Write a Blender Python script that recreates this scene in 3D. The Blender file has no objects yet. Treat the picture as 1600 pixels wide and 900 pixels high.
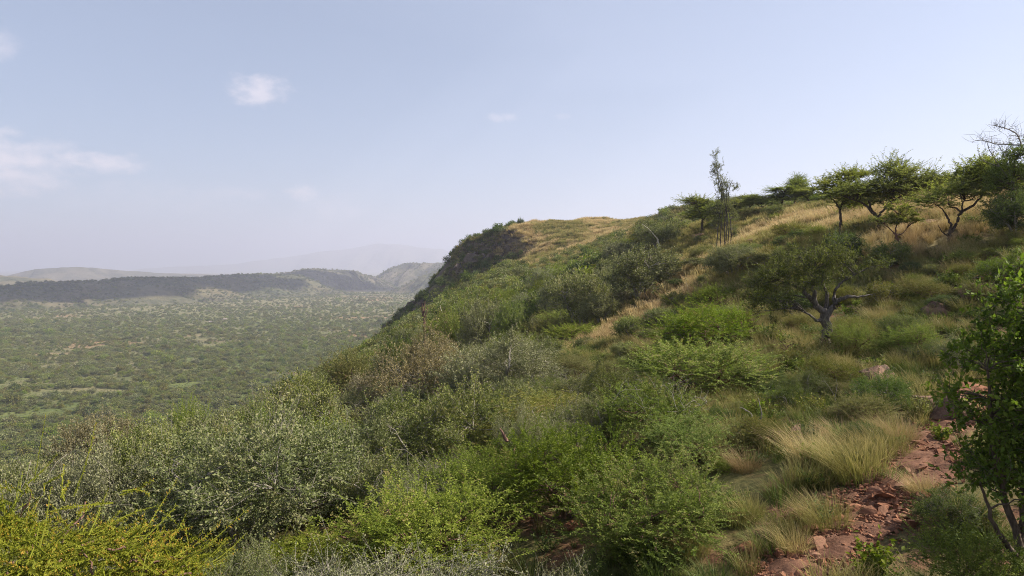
import bpy, bmesh, math
import numpy as np
from mathutils import Vector

R = math.radians
sc = bpy.context.scene
COL = sc.collection

# ---------------------------------------------------------------- camera, sky, sun, exposure
FPX = 1142.0                        # focal length in pixels of the 1600 px wide photograph
PITCH = math.atan(32.0 / FPX)       # the horizon lies a little above the middle
SUN_AZ, SUN_EL = 84.0, 40.0         # degrees clockwise from the view direction (+Y), above the horizon
PLAIN_Z = -110.0                    # the valley floor, camera at the origin

cam_data = bpy.data.cameras.new('camera')
cam = bpy.data.objects.new('camera', cam_data)
COL.objects.link(cam)
cam_data.sensor_width = 36.0
cam_data.lens = FPX / 1600.0 * 36.0
cam_data.clip_start = 0.1
cam_data.clip_end = 90000.0
cam.rotation_euler = (R(90) - PITCH, 0, 0)
sc.camera = cam

world = bpy.data.worlds.new('World')
sc.world = world
world.use_nodes = True
wt = world.node_tree
for n in list(wt.nodes):
    wt.nodes.remove(n)
w_out = wt.nodes.new('ShaderNodeOutputWorld')
w_bg = wt.nodes.new('ShaderNodeBackground')
w_sky = wt.nodes.new('ShaderNodeTexSky')
w_sky.sky_type = 'NISHITA'
w_sky.sun_disc = False
w_sky.sun_elevation = R(SUN_EL)
w_sky.sun_rotation = R(SUN_AZ)
w_sky.altitude = 900.0
w_sky.air_density = 1.0
w_sky.dust_density = 1.5
w_sky.ozone_density = 2.6
w_bg.inputs['Strength'].default_value = 0.078
wt.links.new(w_bg.outputs[0], w_out.inputs[0])

def wnode(kind, **kw):
    n = wt.nodes.new(kind)
    for k, v in kw.items():
        setattr(n, k, v)
    return n

def wmath(op, a, b=None):
    n = wnode('ShaderNodeMath', operation=op)
    for i, v in enumerate((a, b)):
        if v is None:
            continue
        if isinstance(v, (int, float)):
            n.inputs[i].default_value = v
        else:
            wt.links.new(v, n.inputs[i])
    return n.outputs[0]

# a few thin fair-weather clouds in the sky, placed by direction (azimuth, elevation as tangents)
w_tc = wnode('ShaderNodeTexCoord')
w_sep = wnode('ShaderNodeSeparateXYZ')
wt.links.new(w_tc.outputs['Generated'], w_sep.inputs[0])
w_az = wmath('ARCTAN2', w_sep.outputs[0], w_sep.outputs[1])
w_el = wmath('ARCSINE', w_sep.outputs[2])
w_noise = wnode('ShaderNodeTexNoise')
w_noise.inputs['Scale'].default_value = 34.0
w_noise.inputs['Detail'].default_value = 8.0
w_noise.inputs['Roughness'].default_value = 0.6
w_map = wnode('ShaderNodeMapping')
w_map.inputs['Scale'].default_value = (1.0, 1.0, 1.9)
wt.links.new(w_tc.outputs['Generated'], w_map.inputs[0])
wt.links.new(w_map.outputs[0], w_noise.inputs['Vector'])
CLOUDS = [  # az, el, half width, half height, strength   (radians)
    (-0.331, 0.224, 0.036, 0.017, 1.0), (-0.010, 0.201, 0.020, 0.006, 0.6), (0.068, 0.202, 0.012, 0.004, 0.3),
    (-0.605, 0.116, 0.075, 0.034, 1.25), (-0.507, 0.124, 0.042, 0.012, 1.2), (-0.280, 0.097, 0.022, 0.011, 1.0),
    (-0.345, 0.092, 0.022, 0.010, 0.5), (-0.240, 0.080, 0.040, 0.018, 0.35), (-0.615, 0.243, 0.026, 0.016, 0.55),
    (-0.44, 0.085, 0.12, 0.02, 0.28), (-0.95, 0.20, 0.12, 0.03, 0.7), (0.95, 0.28, 0.09, 0.03, 0.5)]
w_acc = None
for (ca, ce, ha, he, st) in CLOUDS:
    da = wmath('DIVIDE', wmath('SUBTRACT', w_az, ca), ha)
    de = wmath('DIVIDE', wmath('SUBTRACT', w_el, ce), he)
    d2 = wmath('ADD', wmath('MULTIPLY', da, da), wmath('MULTIPLY', de, de))
    blob = wmath('SUBTRACT', 1.0, wmath('MULTIPLY', d2, 0.55))
    v = wmath('ADD', blob, wmath('MULTIPLY', wmath('SUBTRACT', w_noise.outputs[0], 0.5), 2.8))
    v = wmath('MULTIPLY', wmath('MULTIPLY', v, 0.75), 1.0)
    c = wnode('ShaderNodeMapRange', interpolation_type='SMOOTHSTEP')
    wt.links.new(v, c.inputs[0])
    c.inputs[1].default_value = 0.05
    c.inputs[2].default_value = 1.1
    v = wmath('MULTIPLY', c.outputs[0], st * 0.5)
    w_acc = v if w_acc is None else wmath('MAXIMUM', w_acc, v)
w_mix = wnode('ShaderNodeMixRGB')
wt.links.new(w_acc, w_mix.inputs[0])
w_veil = wnode('ShaderNodeMixRGB')                      # thin milky veil of high haze over the whole sky
w_veil.inputs[0].default_value = 0.42
wt.links.new(w_sky.outputs[0], w_veil.inputs[1])
w_veil.inputs[2].default_value = (3.2, 3.4, 4.0, 1)
wt.links.new(w_veil.outputs[0], w_mix.inputs[1])
w_mix.inputs[2].default_value = (8.0, 7.0, 7.0, 1)
wt.links.new(w_mix.outputs[0], w_bg.inputs[0])

sun_data = bpy.data.lights.new('sun', 'SUN')
sun_data.energy = 5.0
sun_data.angle = R(0.7)
sun_data.color = (1.0, 0.91, 0.76)
sun = bpy.data.objects.new('sun', sun_data)
COL.objects.link(sun)
SUN_DIR = Vector((math.sin(R(SUN_AZ)) * math.cos(R(SUN_EL)), math.cos(R(SUN_AZ)) * math.cos(R(SUN_EL)), math.sin(R(SUN_EL))))
sun.rotation_euler = SUN_DIR.to_track_quat('Z', 'Y').to_euler()
sun.location = (60, 20, 80)

sc.view_settings.view_transform = 'Standard'
sc.view_settings.look = 'None'
sc.view_settings.gamma = 1.0
sc.view_settings.exposure = 1.15
sc.view_settings.use_curve_mapping = False
sc.cycles.max_bounces = 6
sc.cycles.diffuse_bounces = 3
sc.cycles.glossy_bounces = 2
sc.cycles.transmission_bounces = 4
sc.cycles.volume_bounces = 1
sc.cycles.use_denoising = True
sc.cycles.filter_width = 1.0
sc.cycles.denoising_prefilter = 'NONE'
sc.cycles.use_adaptive_sampling = False

# ---------------------------------------------------------------- helpers
def vnoise(x, y, seed=0):
    x = np.asarray(x, float); y = np.asarray(y, float)
    xi = np.floor(x).astype(np.int64); yi = np.floor(y).astype(np.int64)
    fx = x - xi; fy = y - yi
    fx = fx * fx * fx * (fx * (fx * 6 - 15) + 10); fy = fy * fy * fy * (fy * (fy * 6 - 15) + 10)
    def h(a, b):
        n = (a * 374761393 + b * 668265263 + seed * 974634777) & 0x7fffffff
        n = ((n ^ (n >> 13)) * 1274126177) & 0x7fffffff
        return ((n ^ (n >> 16)) & 0xffff) / 65535.0
    return (h(xi, yi) * (1 - fx) + h(xi + 1, yi) * fx) * (1 - fy) + (h(xi, yi + 1) * (1 - fx) + h(xi + 1, yi + 1) * fx) * fy

def fbm(x, y, seed=0, octaves=4):
    s = 0.0; a = 0.5; t = 0.0
    for o in range(octaves):
        s = s + a * (vnoise(x * 2 ** o + 13.7 * o, y * 2 ** o - 7.1 * o, seed + o) - 0.5) * 2
        t += a; a *= 0.5
    return s / t

def sstep(a, b, x):
    t = np.clip((x - a) / (b - a), 0, 1)
    return t * t * (3 - 2 * t)

def ray(px, py):
    """direction through a pixel of the 1600 x 900 photograph, scaled so that its forward depth is 1"""
    u = (px - 800.0) / FPX; v = -(py - 450.0) / FPX
    cp, sp = math.cos(PITCH), math.sin(PITCH)
    y = cp + v * sp; z = v * cp - sp
    return np.array([u / y, 1.0, z / y])

def mesh_np(name, verts, faces, mats, mat_idx=None, smooth=False, attrs=None):
    """faces: list of int arrays (n,k); one mesh out of numpy arrays"""
    me = bpy.data.meshes.new(name)
    verts = np.ascontiguousarray(verts, np.float32)
    me.vertices.add(len(verts)); me.vertices.foreach_set('co', verts.ravel())
    if not isinstance(faces, list):
        faces = [faces]
    faces = [np.asarray(f, np.int32) for f in faces if len(f)]
    nl = sum(f.size for f in faces); nf = sum(len(f) for f in faces)
    me.loops.add(nl); me.loops.foreach_set('vertex_index', np.concatenate([f.ravel() for f in faces]))
    me.polygons.add(nf)
    tot = np.concatenate([np.full(len(f), f.shape[1], np.int32) for f in faces])
    st = np.concatenate([[0], np.cumsum(tot)[:-1]]).astype(np.int32)
    me.polygons.foreach_set('loop_start', st); me.polygons.foreach_set('loop_total', tot)
    for m in mats:
        me.materials.append(m)
    if mat_idx is not None:
        me.polygons.foreach_set('material_index', np.asarray(mat_idx, np.int32))
    if smooth is not False:
        s = np.ones(nf, bool) if smooth is True else np.asarray(smooth, bool)
        me.polygons.foreach_set('use_smooth', s)
    else:
        me.polygons.foreach_set('use_smooth', np.zeros(nf, bool))
    for k, (dom, arr) in (attrs or {}).items():
        a = me.attributes.new(k, 'FLOAT', dom)
        a.data.foreach_set('value', np.ascontiguousarray(arr, np.float32))
    me.update(calc_edges=True)
    return me

def link(name, data, parent=None, loc=None, **props):
    o = bpy.data.objects.new(name, data)
    COL.objects.link(o)
    if parent is not None:
        o.parent = parent
    if loc is not None:
        o.location = loc
    for k, v in props.items():
        o[k] = v
    return o

def grid_faces(nu, nv):
    i = np.arange(nu - 1)[:, None] * nv + np.arange(nv - 1)[None, :]
    i = i.ravel()
    return np.stack([i, i + nv, i + nv + 1, i + 1], 1)

# materials ------------------------------------------------------
class NT:
    def __init__(self, name):
        self.m = bpy.data.materials.new(name); self.m.use_nodes = True
        self.t = self.m.node_tree
        for n in list(self.t.nodes):
            self.t.nodes.remove(n)
        self.out = self.t.nodes.new('ShaderNodeOutputMaterial')
    def n(self, kind, ins=None, **kw):
        n = self.t.nodes.new(kind)
        for k, v in kw.items():
            setattr(n, k, v)
        for k, v in (ins or {}).items():
            self.set(n.inputs[k], v)
        return n
    def set(self, sock, v):
        if isinstance(v, bpy.types.NodeSocket):
            self.t.links.new(v, sock)
        elif isinstance(v, tuple) and len(v) == 3 and sock.type == 'RGBA':
            sock.default_value = (*v, 1)
        else:
            sock.default_value = v
    def mix(self, f, a, b, mode='MIX'):
        n = self.n('ShaderNodeMixRGB', blend_type=mode)
        self.set(n.inputs[0], f); self.set(n.inputs[1], a); self.set(n.inputs[2], b)
        return n.outputs[0]
    def math(self, op, a, b=0.0):
        n = self.n('ShaderNodeMath', operation=op)
        self.set(n.inputs[0], a); self.set(n.inputs[1], b)
        return n.outputs[0]
    def rng(self, v, a, b, lo=0.0, hi=1.0, smooth=True):
        n = self.n('ShaderNodeMapRange', interpolation_type='SMOOTHSTEP' if smooth else 'LINEAR')
        for i, x in enumerate((v, a, b, lo, hi)):
            self.set(n.inputs[i], x)
        return n.outputs[0]
    def noise(self, scale, detail=4.0, rough=0.55, vec=None, offset=None):
        n = self.n('ShaderNodeTexNoise')
        n.inputs['Scale'].default_value = scale; n.inputs['Detail'].default_value = detail; n.inputs['Roughness'].default_value = rough
        if vec is not None:
            if offset is not None:
                mp = self.n('ShaderNodeMapping', {'Location': offset}); self.set(mp.inputs[0], vec); vec = mp.outputs[0]
            self.set(n.inputs['Vector'], vec)
        return n.outputs[0]
    def attr(self, name):
        return self.n('ShaderNodeAttribute', attribute_name=name).outputs['Fac']
    def pos(self):
        return self.n('ShaderNodeNewGeometry').outputs['Position']
    def principled(self, col, rough=0.8, spec=0.2, normal=None):
        p = self.n('ShaderNodeBsdfPrincipled')
        self.set(p.inputs['Base Color'], col); self.set(p.inputs['Roughness'], rough)
        p.inputs['Specular IOR Level'].default_value = spec
        if normal is not None:
            self.set(p.inputs['Normal'], normal)
        return p.outputs[0]
    def bump(self, h, strength=0.5, dist=0.05):
        b = self.n('ShaderNodeBump'); b.inputs['Strength'].default_value = strength; b.inputs['Distance'].default_value = dist
        self.set(b.inputs['Height'], h)
        return b.outputs[0]
    def done(self, shader):
        self.t.links.new(shader, self.out.inputs['Surface'])
        return self.m

def leaf_mat(name, dark, light, trans=0.30, rough=0.6, spec=0.12, vary=0.18, odd=None, oddness=0.06):
    """leaf colour: every leaf its own tint between two greens, every plant a little different from its neighbour"""
    t = NT(name)
    lv = t.attr('tint')
    c = t.mix(lv, dark, light)
    if odd is not None:
        c = t.mix(t.rng(lv, 1.0 - oddness, 1.0 - oddness + 0.01), c, odd)
    oi = t.n('ShaderNodeObjectInfo')
    hsv = t.n('ShaderNodeHueSaturation')
    t.set(hsv.inputs['Hue'], t.rng(oi.outputs['Random'], 0, 1, 0.5 - vary * 0.09, 0.5 + vary * 0.07, False))
    r2 = t.math('FRACT', t.math('MULTIPLY', oi.outputs['Random'], 7.31))
    t.set(hsv.inputs['Value'], t.rng(r2, 0, 1, 1 - vary, 1 + vary, False))
    r3 = t.math('FRACT', t.math('MULTIPLY', oi.outputs['Random'], 17.77))
    t.set(hsv.inputs['Saturation'], t.rng(r3, 0, 1, 1 - vary, 1 + vary * 0.6, False))
    t.set(hsv.inputs['Color'], c)
    c = hsv.outputs[0]
    p = t.principled(c, rough, spec)
    tr = t.n('ShaderNodeBsdfTranslucent')
    t.set(tr.inputs[0], t.mix(1.0, c, (1.0, 1.12, 0.55), 'MULTIPLY'))
    m = t.n('ShaderNodeMixShader'); m.inputs[0].default_value = trans
    t.t.links.new(p, m.inputs[1]); t.t.links.new(tr.outputs[0], m.inputs[2])
    return t.done(m.outputs[0])

def bark_mat(name, a, b, scale=14.0):
    t = NT(name)
    tc = t.n('ShaderNodeTexCoord').outputs['Object']
    mp = t.n('ShaderNodeMapping', {'Scale': (1, 1, 0.3)}); t.set(mp.inputs[0], tc)
    nz = t.noise(scale, 6, 0.65, mp.outputs[0])
    c = t.mix(t.rng(nz, 0.35, 0.68), a, b)
    return t.done(t.principled(c, 0.85, 0.15, t.bump(nz, 0.6, 0.03)))

# ---------------------------------------------------------------- terrain of the escarpment
# (pixel x, pixel y, forward depth) of ground points read off the photograph, then free (x, y, z) points
PIX = [(1350, 805, 14), (1480, 660, 21), (1200, 885, 12), (1150, 860, 13), (1600, 890, 11), (1600, 640, 19), (1290, 552, 30),
       (1450, 470, 35), (1483, 378, 43), (1375, 348, 51), (1312, 360, 54), (1600, 316, 50), (1205, 378, 68), (1285, 324, 92),
       (1128, 388, 74), (1010, 512, 58), (930, 552, 48), (1080, 432, 78), (1120, 345, 110), (1180, 335, 105), (1030, 460, 66),
       (950, 392, 200), (960, 358, 300), (1080, 346, 290), (1040, 372, 190), (812, 357, 345), (775, 371, 345), (745, 386, 345),
       (1000, 395, 135), (1180, 660, 20), (1060, 680, 22), (1100, 600, 30), (1400, 420, 43), (1240, 430, 48)]
FREE = [(-2, 14, -6.3), (-7, 12.5, -6.7), (-9, 17, -7.4), (-15, 20, -9.3), (-3, 25, -7.5), (1.5, 17, -5.7), (3, 30, -6.8), (0.5, 40, -7.2), (-7, 40, -9.2), (-22, 28, -11.6), (-30, 40, -15.6),
        (-30, 65, -17.8), (-30, 95, -20.5), (-27, 140, -21.5), (-14, 60, -13.0), (-12, 95, -14.5), (2, 80, -8.8), (-8, 140, -10.5), (8, 135, -4.0),
        (-22, 180, -15.0), (-6, 200, -6.0), (10, 250, 1.0), (-12, 260, -5.0), (-40, 250, -24), (0, 308, 3), (-16, 318, -5), (0, 326, 13.0), (-11, 340, 10.0), (15, 268, 4.0), (16, 300, 11.5), (28, 268, 7.5), (10, 318, 13.5), (30, 310, 15.0),
        (-24, 345, 6.5), (-31, 345, -3.5), (-45, 335, -19.0), (-62, 330, -34), (-20, 300, -12), (-40, 300, -25),
        (-9, 334, 9.5), (3, 400, 18), (-20, 400, 10), (-32, 400, 0), (-45, 400, -20), (0, 480, 17), (40, 420, 20), (60, 340, 21), (120, 300, 26),
        (-40, 480, 0), (-60, 480, -30), (0, 700, 20), (-50, 700, -10), (200, 700, 24), (300, 400, 28), (200, 200, 27), (110, 150, 14), (90, 90, 11),
        (70, 55, 10.5), (55, 30, 9), (45, 10, 7), (60, -30, 9), (30, 22, 1.6), (20, 12, -2.2), (12, 2, -4.4), (0, 0, -5.6), (-10, 0, -7.3), (-25, 0, -13),
        (0, -30, -8), (25, -30, -1), (-30, -30, -15), (38, 70, 6.6), (60, 110, 10.0), (75, 180, 15.5), (60, 250, 20.5), (100, 240, 21.5)]
for yy in (-30, 20, 60, 110, 170, 240, 320, 400, 480, 600, 700):
    FREE += [(-48, yy, -28 if yy < 200 else -32), (-75, yy, -50), (-130, yy, -88), (-190, yy, -112), (-300, yy, -116), (-480, yy, -118)]
FREE = [p for p in FREE if not (p[0] == -48 and p[1] >= 240)]
pts = [tuple(ray(px, py) * d) for (px, py, d) in PIX] + FREE
TP = np.array(pts, float)
def _kern(dx, dy):
    return np.sqrt(dx * dx + dy * dy + 36.0)
_n = len(TP)
_A = np.zeros((_n + 3, _n + 3))
_A[:_n, :_n] = _kern(TP[:, None, 0] - TP[None, :, 0], TP[:, None, 1] - TP[None, :, 1])
_A[:_n, _n] = 1; _A[:_n, _n + 1] = TP[:, 0]; _A[:_n, _n + 2] = TP[:, 1]
_A[_n:, :_n] = _A[:_n, _n:].T
_w = np.linalg.solve(_A + np.diag([-0.6] * _n + [0, 0, 0]), np.concatenate([TP[:, 2], [0, 0, 0]]))

def base_z(x, y):
    x = np.asarray(x, float); y = np.asarray(y, float)
    sh = np.broadcast(x, y).shape
    xf = np.broadcast_to(x, sh).ravel(); yf = np.broadcast_to(y, sh).ravel()
    z = np.empty(len(xf))
    for i in range(0, len(xf), 20000):
        s = slice(i, i + 20000)
        z[s] = _kern(xf[s, None] - TP[None, :, 0], yf[s, None] - TP[None, :, 1]) @ _w[:_n] + _w[_n] + _w[_n + 1] * xf[s] + _w[_n + 2] * yf[s]
    return z.reshape(sh)

RIM = np.array([(-40, 372), (-27, 352), (-11, 339), (0, 325), (13, 304), (27, 287), (46, 276)], float)   # plan of the cliff's rim
def rim_dist(x, y):
    """signed distance to the rim, positive on the plateau"""
    x = np.asarray(x, float); y = np.asarray(y, float)
    best = np.full(np.broadcast(x, y).shape, 1e9); sg = np.ones(best.shape)
    for (ax, ay), (bx, by) in zip(RIM[:-1], RIM[1:]):
        t_ = np.clip(((x - ax) * (bx - ax) + (y - ay) * (by - ay)) / ((bx - ax) ** 2 + (by - ay) ** 2), 0, 1)
        d = np.hypot(x - ax - t_ * (bx - ax), y - ay - t_ * (by - ay))
        s = np.sign((bx - ax) * (y - ay) - (by - ay) * (x - ax))
        sg = np.where(d < best, s, sg); best = np.minimum(best, d)
    return best * sg

def ground_z(x, y):
    z = base_z(x, y)
    x = np.asarray(x, float); y = np.asarray(y, float)
    near = (y > 230) & (y < 420) & (x > -90) & (x < 100)
    if np.any(near):                                          # the rock step below the rim
        d = rim_dist(x, y) + 4.5 * fbm(x / 9.0, y / 9.0, 17, 4)
        z = z + np.where(near, 3.6 * np.tanh(d / 1.3) * np.exp(-(d / 15.0) ** 2) * sstep(13, -2, x), 0.0)
    far = sstep(40, 220, y)
    z = z + fbm(x / 9.0, y / 9.0, 3, 4) * (0.45 + 0.9 * far) + fbm(x / 1.6, y / 1.6, 9, 3) * 0.10
    rough = sstep(-8, -20, x) * sstep(200, 280, y)          # broken rock on the cliff
    z = z + 0.9 * fbm(x / 5.0, y / 5.0, 19, 3) * sstep(120, 260, y)
    z = z + rough * (fbm(x / 14.0, y / 14.0, 21, 4) * 4.0)
    return z

def gz(x, y):
    return float(ground_z(np.array([x]), np.array([y]))[0])

def hit(px, py, dmin=6.0, dmax=420.0):
    """where the line of sight through a pixel meets the hillside"""
    d = np.geomspace(dmin, dmax, 700)
    r = ray(px, py)
    z = ground_z(r[0] * d, d)
    below = np.nonzero(r[2] * d < z)[0]
    if len(below) == 0:
        return None
    k = below[0]
    return np.array([r[0] * d[k], d[k], z[k]])

t = NT('hillside_soil')
P = t.pos()
n1 = t.noise(0.55, 5, 0.6, P); n2 = t.noise(5.0, 6, 0.65, P); n3 = t.noise(0.10, 3, 0.5, P)
soil = t.mix(t.rng(n2, 0.35, 0.7), (0.10, 0.050, 0.030), (0.20, 0.105, 0.065))
grassy = t.mix(t.rng(n2, 0.3, 0.7), (0.060, 0.062, 0.022), (0.13, 0.115, 0.045))
tan = t.mix(t.rng(n2, 0.3, 0.7), (0.20, 0.155, 0.075), (0.36, 0.29, 0.15))
c = t.mix(t.rng(n1, 0.36, 0.52), soil, grassy)
c = t.mix(t.math('MULTIPLY', t.attr('dry'), 0.85), c, tan)
rock = t.mix(t.rng(n2, 0.35, 0.65), (0.07, 0.055, 0.045), (0.17, 0.13, 0.10))
c = t.mix(t.attr('rock'), c, rock)
M_GROUND = t.done(t.principled(c, 0.95, 0.1, t.bump(n2, 0.7, 0.08)))

DRY = [tuple(hit(px, py)[:2]) + (r,) for (px, py, r) in
       [(930, 535, 3.6), (1010, 492, 4.2), (965, 518, 3.8), (990, 505, 3.8), (1030, 475, 3.2), (1060, 438, 4), (1230, 350, 8), (1270, 340, 7), (1340, 345, 4), (1420, 372, 3.5),
        (1440, 375, 3), (1560, 325, 5), (1530, 330, 5), (1300, 335, 6), (905, 545, 2.0)]]
def dryness(x, y):
    d = np.zeros(np.broadcast(x, y).shape)
    for (cx, cy, r) in DRY:
        d = np.maximum(d, np.exp(-((x - cx) ** 2 + ((y - cy) * 0.75) ** 2) / (0.75 * r * r)))
    plateau = sstep(185, 250, y) * sstep(-14, -2, x + fbm(x / 20, y / 20, 31) * 10)
    plateau = plateau * sstep(62, 36, x + fbm(x / 20, y / 20, 33) * 14)
    d = np.maximum(d, plateau * (0.22 + 1.1 * fbm(x / 12.0, y / 30.0, 41, 3)))
    d = d + 0.25 * fbm(x / 3.0, y / 3.0, 51, 3) * (d > 0.05)
    return np.clip(d, 0, 1)

nu, nv = 380, 400
ys = np.concatenate([np.linspace(-28, 4, 24, endpoint=False), np.geomspace(8, 744, nu - 24) - 4])
ts = np.linspace(-1, 1, nv)
half = 0.98 * np.maximum(ys, 0) + 34
X = ts[None, :] * half[:, None]; Y = np.repeat(ys[:, None], nv, 1)
Z = ground_z(X, Y)
steep = np.hypot(np.gradient(Z, axis=1) / np.gradient(X, axis=1), np.gradient(Z, axis=0) / np.gradient(Y, axis=0))
rockiness = sstep(0.55, 0.95, steep) * sstep(150, 220, Y) * np.clip(0.75 + fbm(X / 9, Y / 9, 61), 0, 1)
M = mesh_np('hillside', np.stack([X, Y, Z], -1).reshape(-1, 3), grid_faces(nu, nv)[:, ::-1], [M_GROUND], smooth=True,
            attrs={'dry': ('POINT', dryness(X, Y).ravel()), 'rock': ('POINT', rockiness.ravel())})
link('terrain', M, kind='structure')

# ---------------------------------------------------------------- the valley floor out to the horizon
t = NT('valley_floor')
P = t.pos()
m1 = t.noise(0.0032, 5, 0.6, P); m2 = t.noise(0.03, 5, 0.6, P); m3 = t.noise(0.0011, 4, 0.55, P, (37.0, 5.0, 0)); m4 = t.noise(0.16, 4, 0.6, P)
green = t.mix(t.rng(m2, 0.35, 0.65), (0.076, 0.102, 0.027), (0.125, 0.142, 0.043))
olive = t.mix(t.rng(m2, 0.35, 0.65), (0.11, 0.105, 0.050), (0.19, 0.165, 0.085))
c = t.mix(t.rng(m1, 0.44, 0.58), green, olive)
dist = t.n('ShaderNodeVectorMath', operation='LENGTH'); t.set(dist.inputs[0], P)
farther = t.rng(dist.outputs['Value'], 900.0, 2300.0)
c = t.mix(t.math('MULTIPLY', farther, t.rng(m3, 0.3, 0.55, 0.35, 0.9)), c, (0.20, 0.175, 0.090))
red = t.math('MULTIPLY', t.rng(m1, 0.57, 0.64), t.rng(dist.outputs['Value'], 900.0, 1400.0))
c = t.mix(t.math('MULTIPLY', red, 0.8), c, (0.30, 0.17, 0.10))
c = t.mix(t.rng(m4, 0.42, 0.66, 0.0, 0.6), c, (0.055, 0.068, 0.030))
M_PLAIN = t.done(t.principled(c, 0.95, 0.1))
FAR = 30000.0
rr = np.concatenate([[0], np.geomspace(60, FAR, 70)]); aa = np.linspace(0, 2 * math.pi, 97)[:-1]
V = [np.array([[0, 0, PLAIN_Z]])]
PX = rr[1:, None] * np.cos(aa)[None]; PY = rr[1:, None] * np.sin(aa)[None]
V.append(np.stack([PX, PY, np.full_like(PX, PLAIN_Z)], -1).reshape(-1, 3))
nr, na = PX.shape
i = (np.arange(nr - 1)[:, None] * na + np.arange(na)[None]).ravel() + 1
j = (np.arange(nr - 1)[:, None] * na + (np.arange(na)[None] + 1) % na).ravel() + 1
quads = np.stack([i, i + na, j + na, j], 1)
k = np.arange(na)
tris = np.stack([np.zeros(na, int), k + 1, (k + 1) % na + 1], 1)
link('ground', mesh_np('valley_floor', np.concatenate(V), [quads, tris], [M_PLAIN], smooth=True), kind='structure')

# ---------------------------------------------------------------- far ridges and mountains
def hill_mat(name, a, b, tanc, tan_amt, scale):
    t = NT(name)
    P = t.pos()
    n = t.noise(scale, 7, 0.7, P); n2 = t.noise(scale * 0.18, 4, 0.55, P)
    c = t.mix(t.rng(n, 0.36, 0.62), a, b)
    c = t.mix(t.math('MULTIPLY', t.rng(n2, 0.40, 0.62), tan_amt), c, tanc)
    return t.done(t.principled(c, 0.95, 0.1, t.bump(n, 0.8, 1.5 / scale * 0.2)))
M_RIDGE = hill_mat('ridge_scrub', (0.035, 0.045, 0.02), (0.10, 0.10, 0.05), (0.22, 0.17, 0.10), 0.45, 0.03)
M_RIDGE2 = hill_mat('ridge_pale', (0.045, 0.050, 0.028), (0.105, 0.098, 0.060), (0.18, 0.15, 0.105), 0.6, 0.03)
M_MOUNT = hill_mat('mountain', (0.07, 0.08, 0.05), (0.14, 0.13, 0.09), (0.2, 0.17, 0.12), 0.4, 0.002)

RIDGES = {}
def ridge(name, crest, front, back, mat, seed, amp, nu=150, nv=44, plateau=0.25):
    """crest: (pixel x, pixel y, depth); a long hill with a worn front slope down to the valley floor"""
    c = np.array([ray(a, b) * d for a, b, d in crest])
    s = np.linspace(0, 1, nu)
    s0 = np.linspace(0, 1, len(c))
    cx, cy, cz = (np.interp(s, s0, c[:, k]) for k in range(3))
    tt = np.linspace(-1, 1, nv)
    dirx = np.gradient(cx); diry = np.gradient(cy)
    L = np.hypot(dirx, diry); nx, ny = diry / L, -dirx / L
    flip = np.where(nx * cx + ny * cy > 0, -1.0, 1.0)
    nx *= flip; ny *= flip                                   # normals point to the camera side
    off = np.where(tt < 0, -tt * front, -tt * back)           # tt=-1 front foot, +1 back foot
    wob = fbm(s[:, None] * nu / 9.0, tt[None] * 2.0, seed, 3) * front * 0.22
    Xr = cx[:, None] + nx[:, None] * (off[None] + wob); Yr = cy[:, None] + ny[:, None] * (off[None] + wob)
    prof = np.where(np.abs(tt) < plateau * 0.5, 1.0, 1 - sstep(plateau * 0.5, 1.0, np.abs(tt)) ** 0.8)
    base = PLAIN_Z - 3
    h = (cz[:, None] - base) * prof[None]
    gully = fbm(Xr / (front * 0.35), Yr / (front * 0.35), seed + 5, 5)
    Zr = base + h * (1 + 0.30 * gully * (1 - prof[None] * 0.6)) + amp * gully * prof[None] * (1 - 0.75 * (prof[None] > 0.97))
    M = mesh_np(name, np.stack([Xr, Yr, Zr], -1).reshape(-1, 3), grid_faces(nu, nv), [mat], smooth=True)
    RIDGES.setdefault(name, []).append((Xr, Yr, Zr))
    return link(name, M, kind='structure')

ridge('hills', [(-260, 455, 1950), (-60, 452, 2050), (30, 447, 2150), (100, 440, 2250), (200, 438, 2350), (240, 435, 2450), (290, 437, 2600), (340, 432, 2750), (390, 430, 2900), (430, 428, 3050), (455, 434, 3150), (485, 452, 3200), (500, 462, 3250)],
      330, 500, M_RIDGE, 101, 6)
ridge('hills', [(400, 434, 3500), (430, 430, 3550), (470, 424, 3650), (500, 421, 3750), (535, 423, 3850), (555, 427, 3900), (570, 432, 3950), (600, 442, 4000)],
      330, 500, M_RIDGE2, 111, 7)
ridge('hills', [(570, 437, 4500), (596, 430, 4500), (612, 420, 4500), (632, 414, 4500), (660, 412, 4450), (685, 413, 4400), (705, 410, 4350), (730, 402, 4300), (790, 392, 4300), (900, 390, 4300)],
      520, 700, M_RIDGE2, 121, 9)
ridge('hills', [(660, 445, 3300), (690, 425, 3200), (712, 410, 3150), (740, 400, 3100), (800, 392, 3050), (900, 390, 3050)], 260, 500, M_RIDGE, 126, 6)
ridge('hills', [(-300, 440, 5600), (-60, 436, 5600), (10, 432, 5600), (60, 421, 5700), (120, 419, 5800), (180, 422, 6000), (240, 427, 6200), (330, 429, 6500), (420, 427, 6800), (520, 432, 7000)],
      800, 900, M_RIDGE2, 131, 14)
ridge('hills', [(-200, 425, 3500), (-60, 428, 3500), (0, 433, 3500), (40, 436, 3500), (85, 443, 3500), (120, 455, 3500)], 350, 500, M_RIDGE, 136, 6)
ridge('mountains', [(250, 420, 18500), (380, 413, 18500), (440, 404, 18500), (500, 396, 18500), (545, 391, 18500), (590, 383, 18500), (625, 384, 18500), (650, 387, 18500), (690, 389, 18500), (720, 398, 18500), (800, 408, 18500), (950, 420, 18500)],
      2800, 2600, M_MOUNT, 141, 20)

RIDGES_FRONT = RIDGES['hills'][0]
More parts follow.
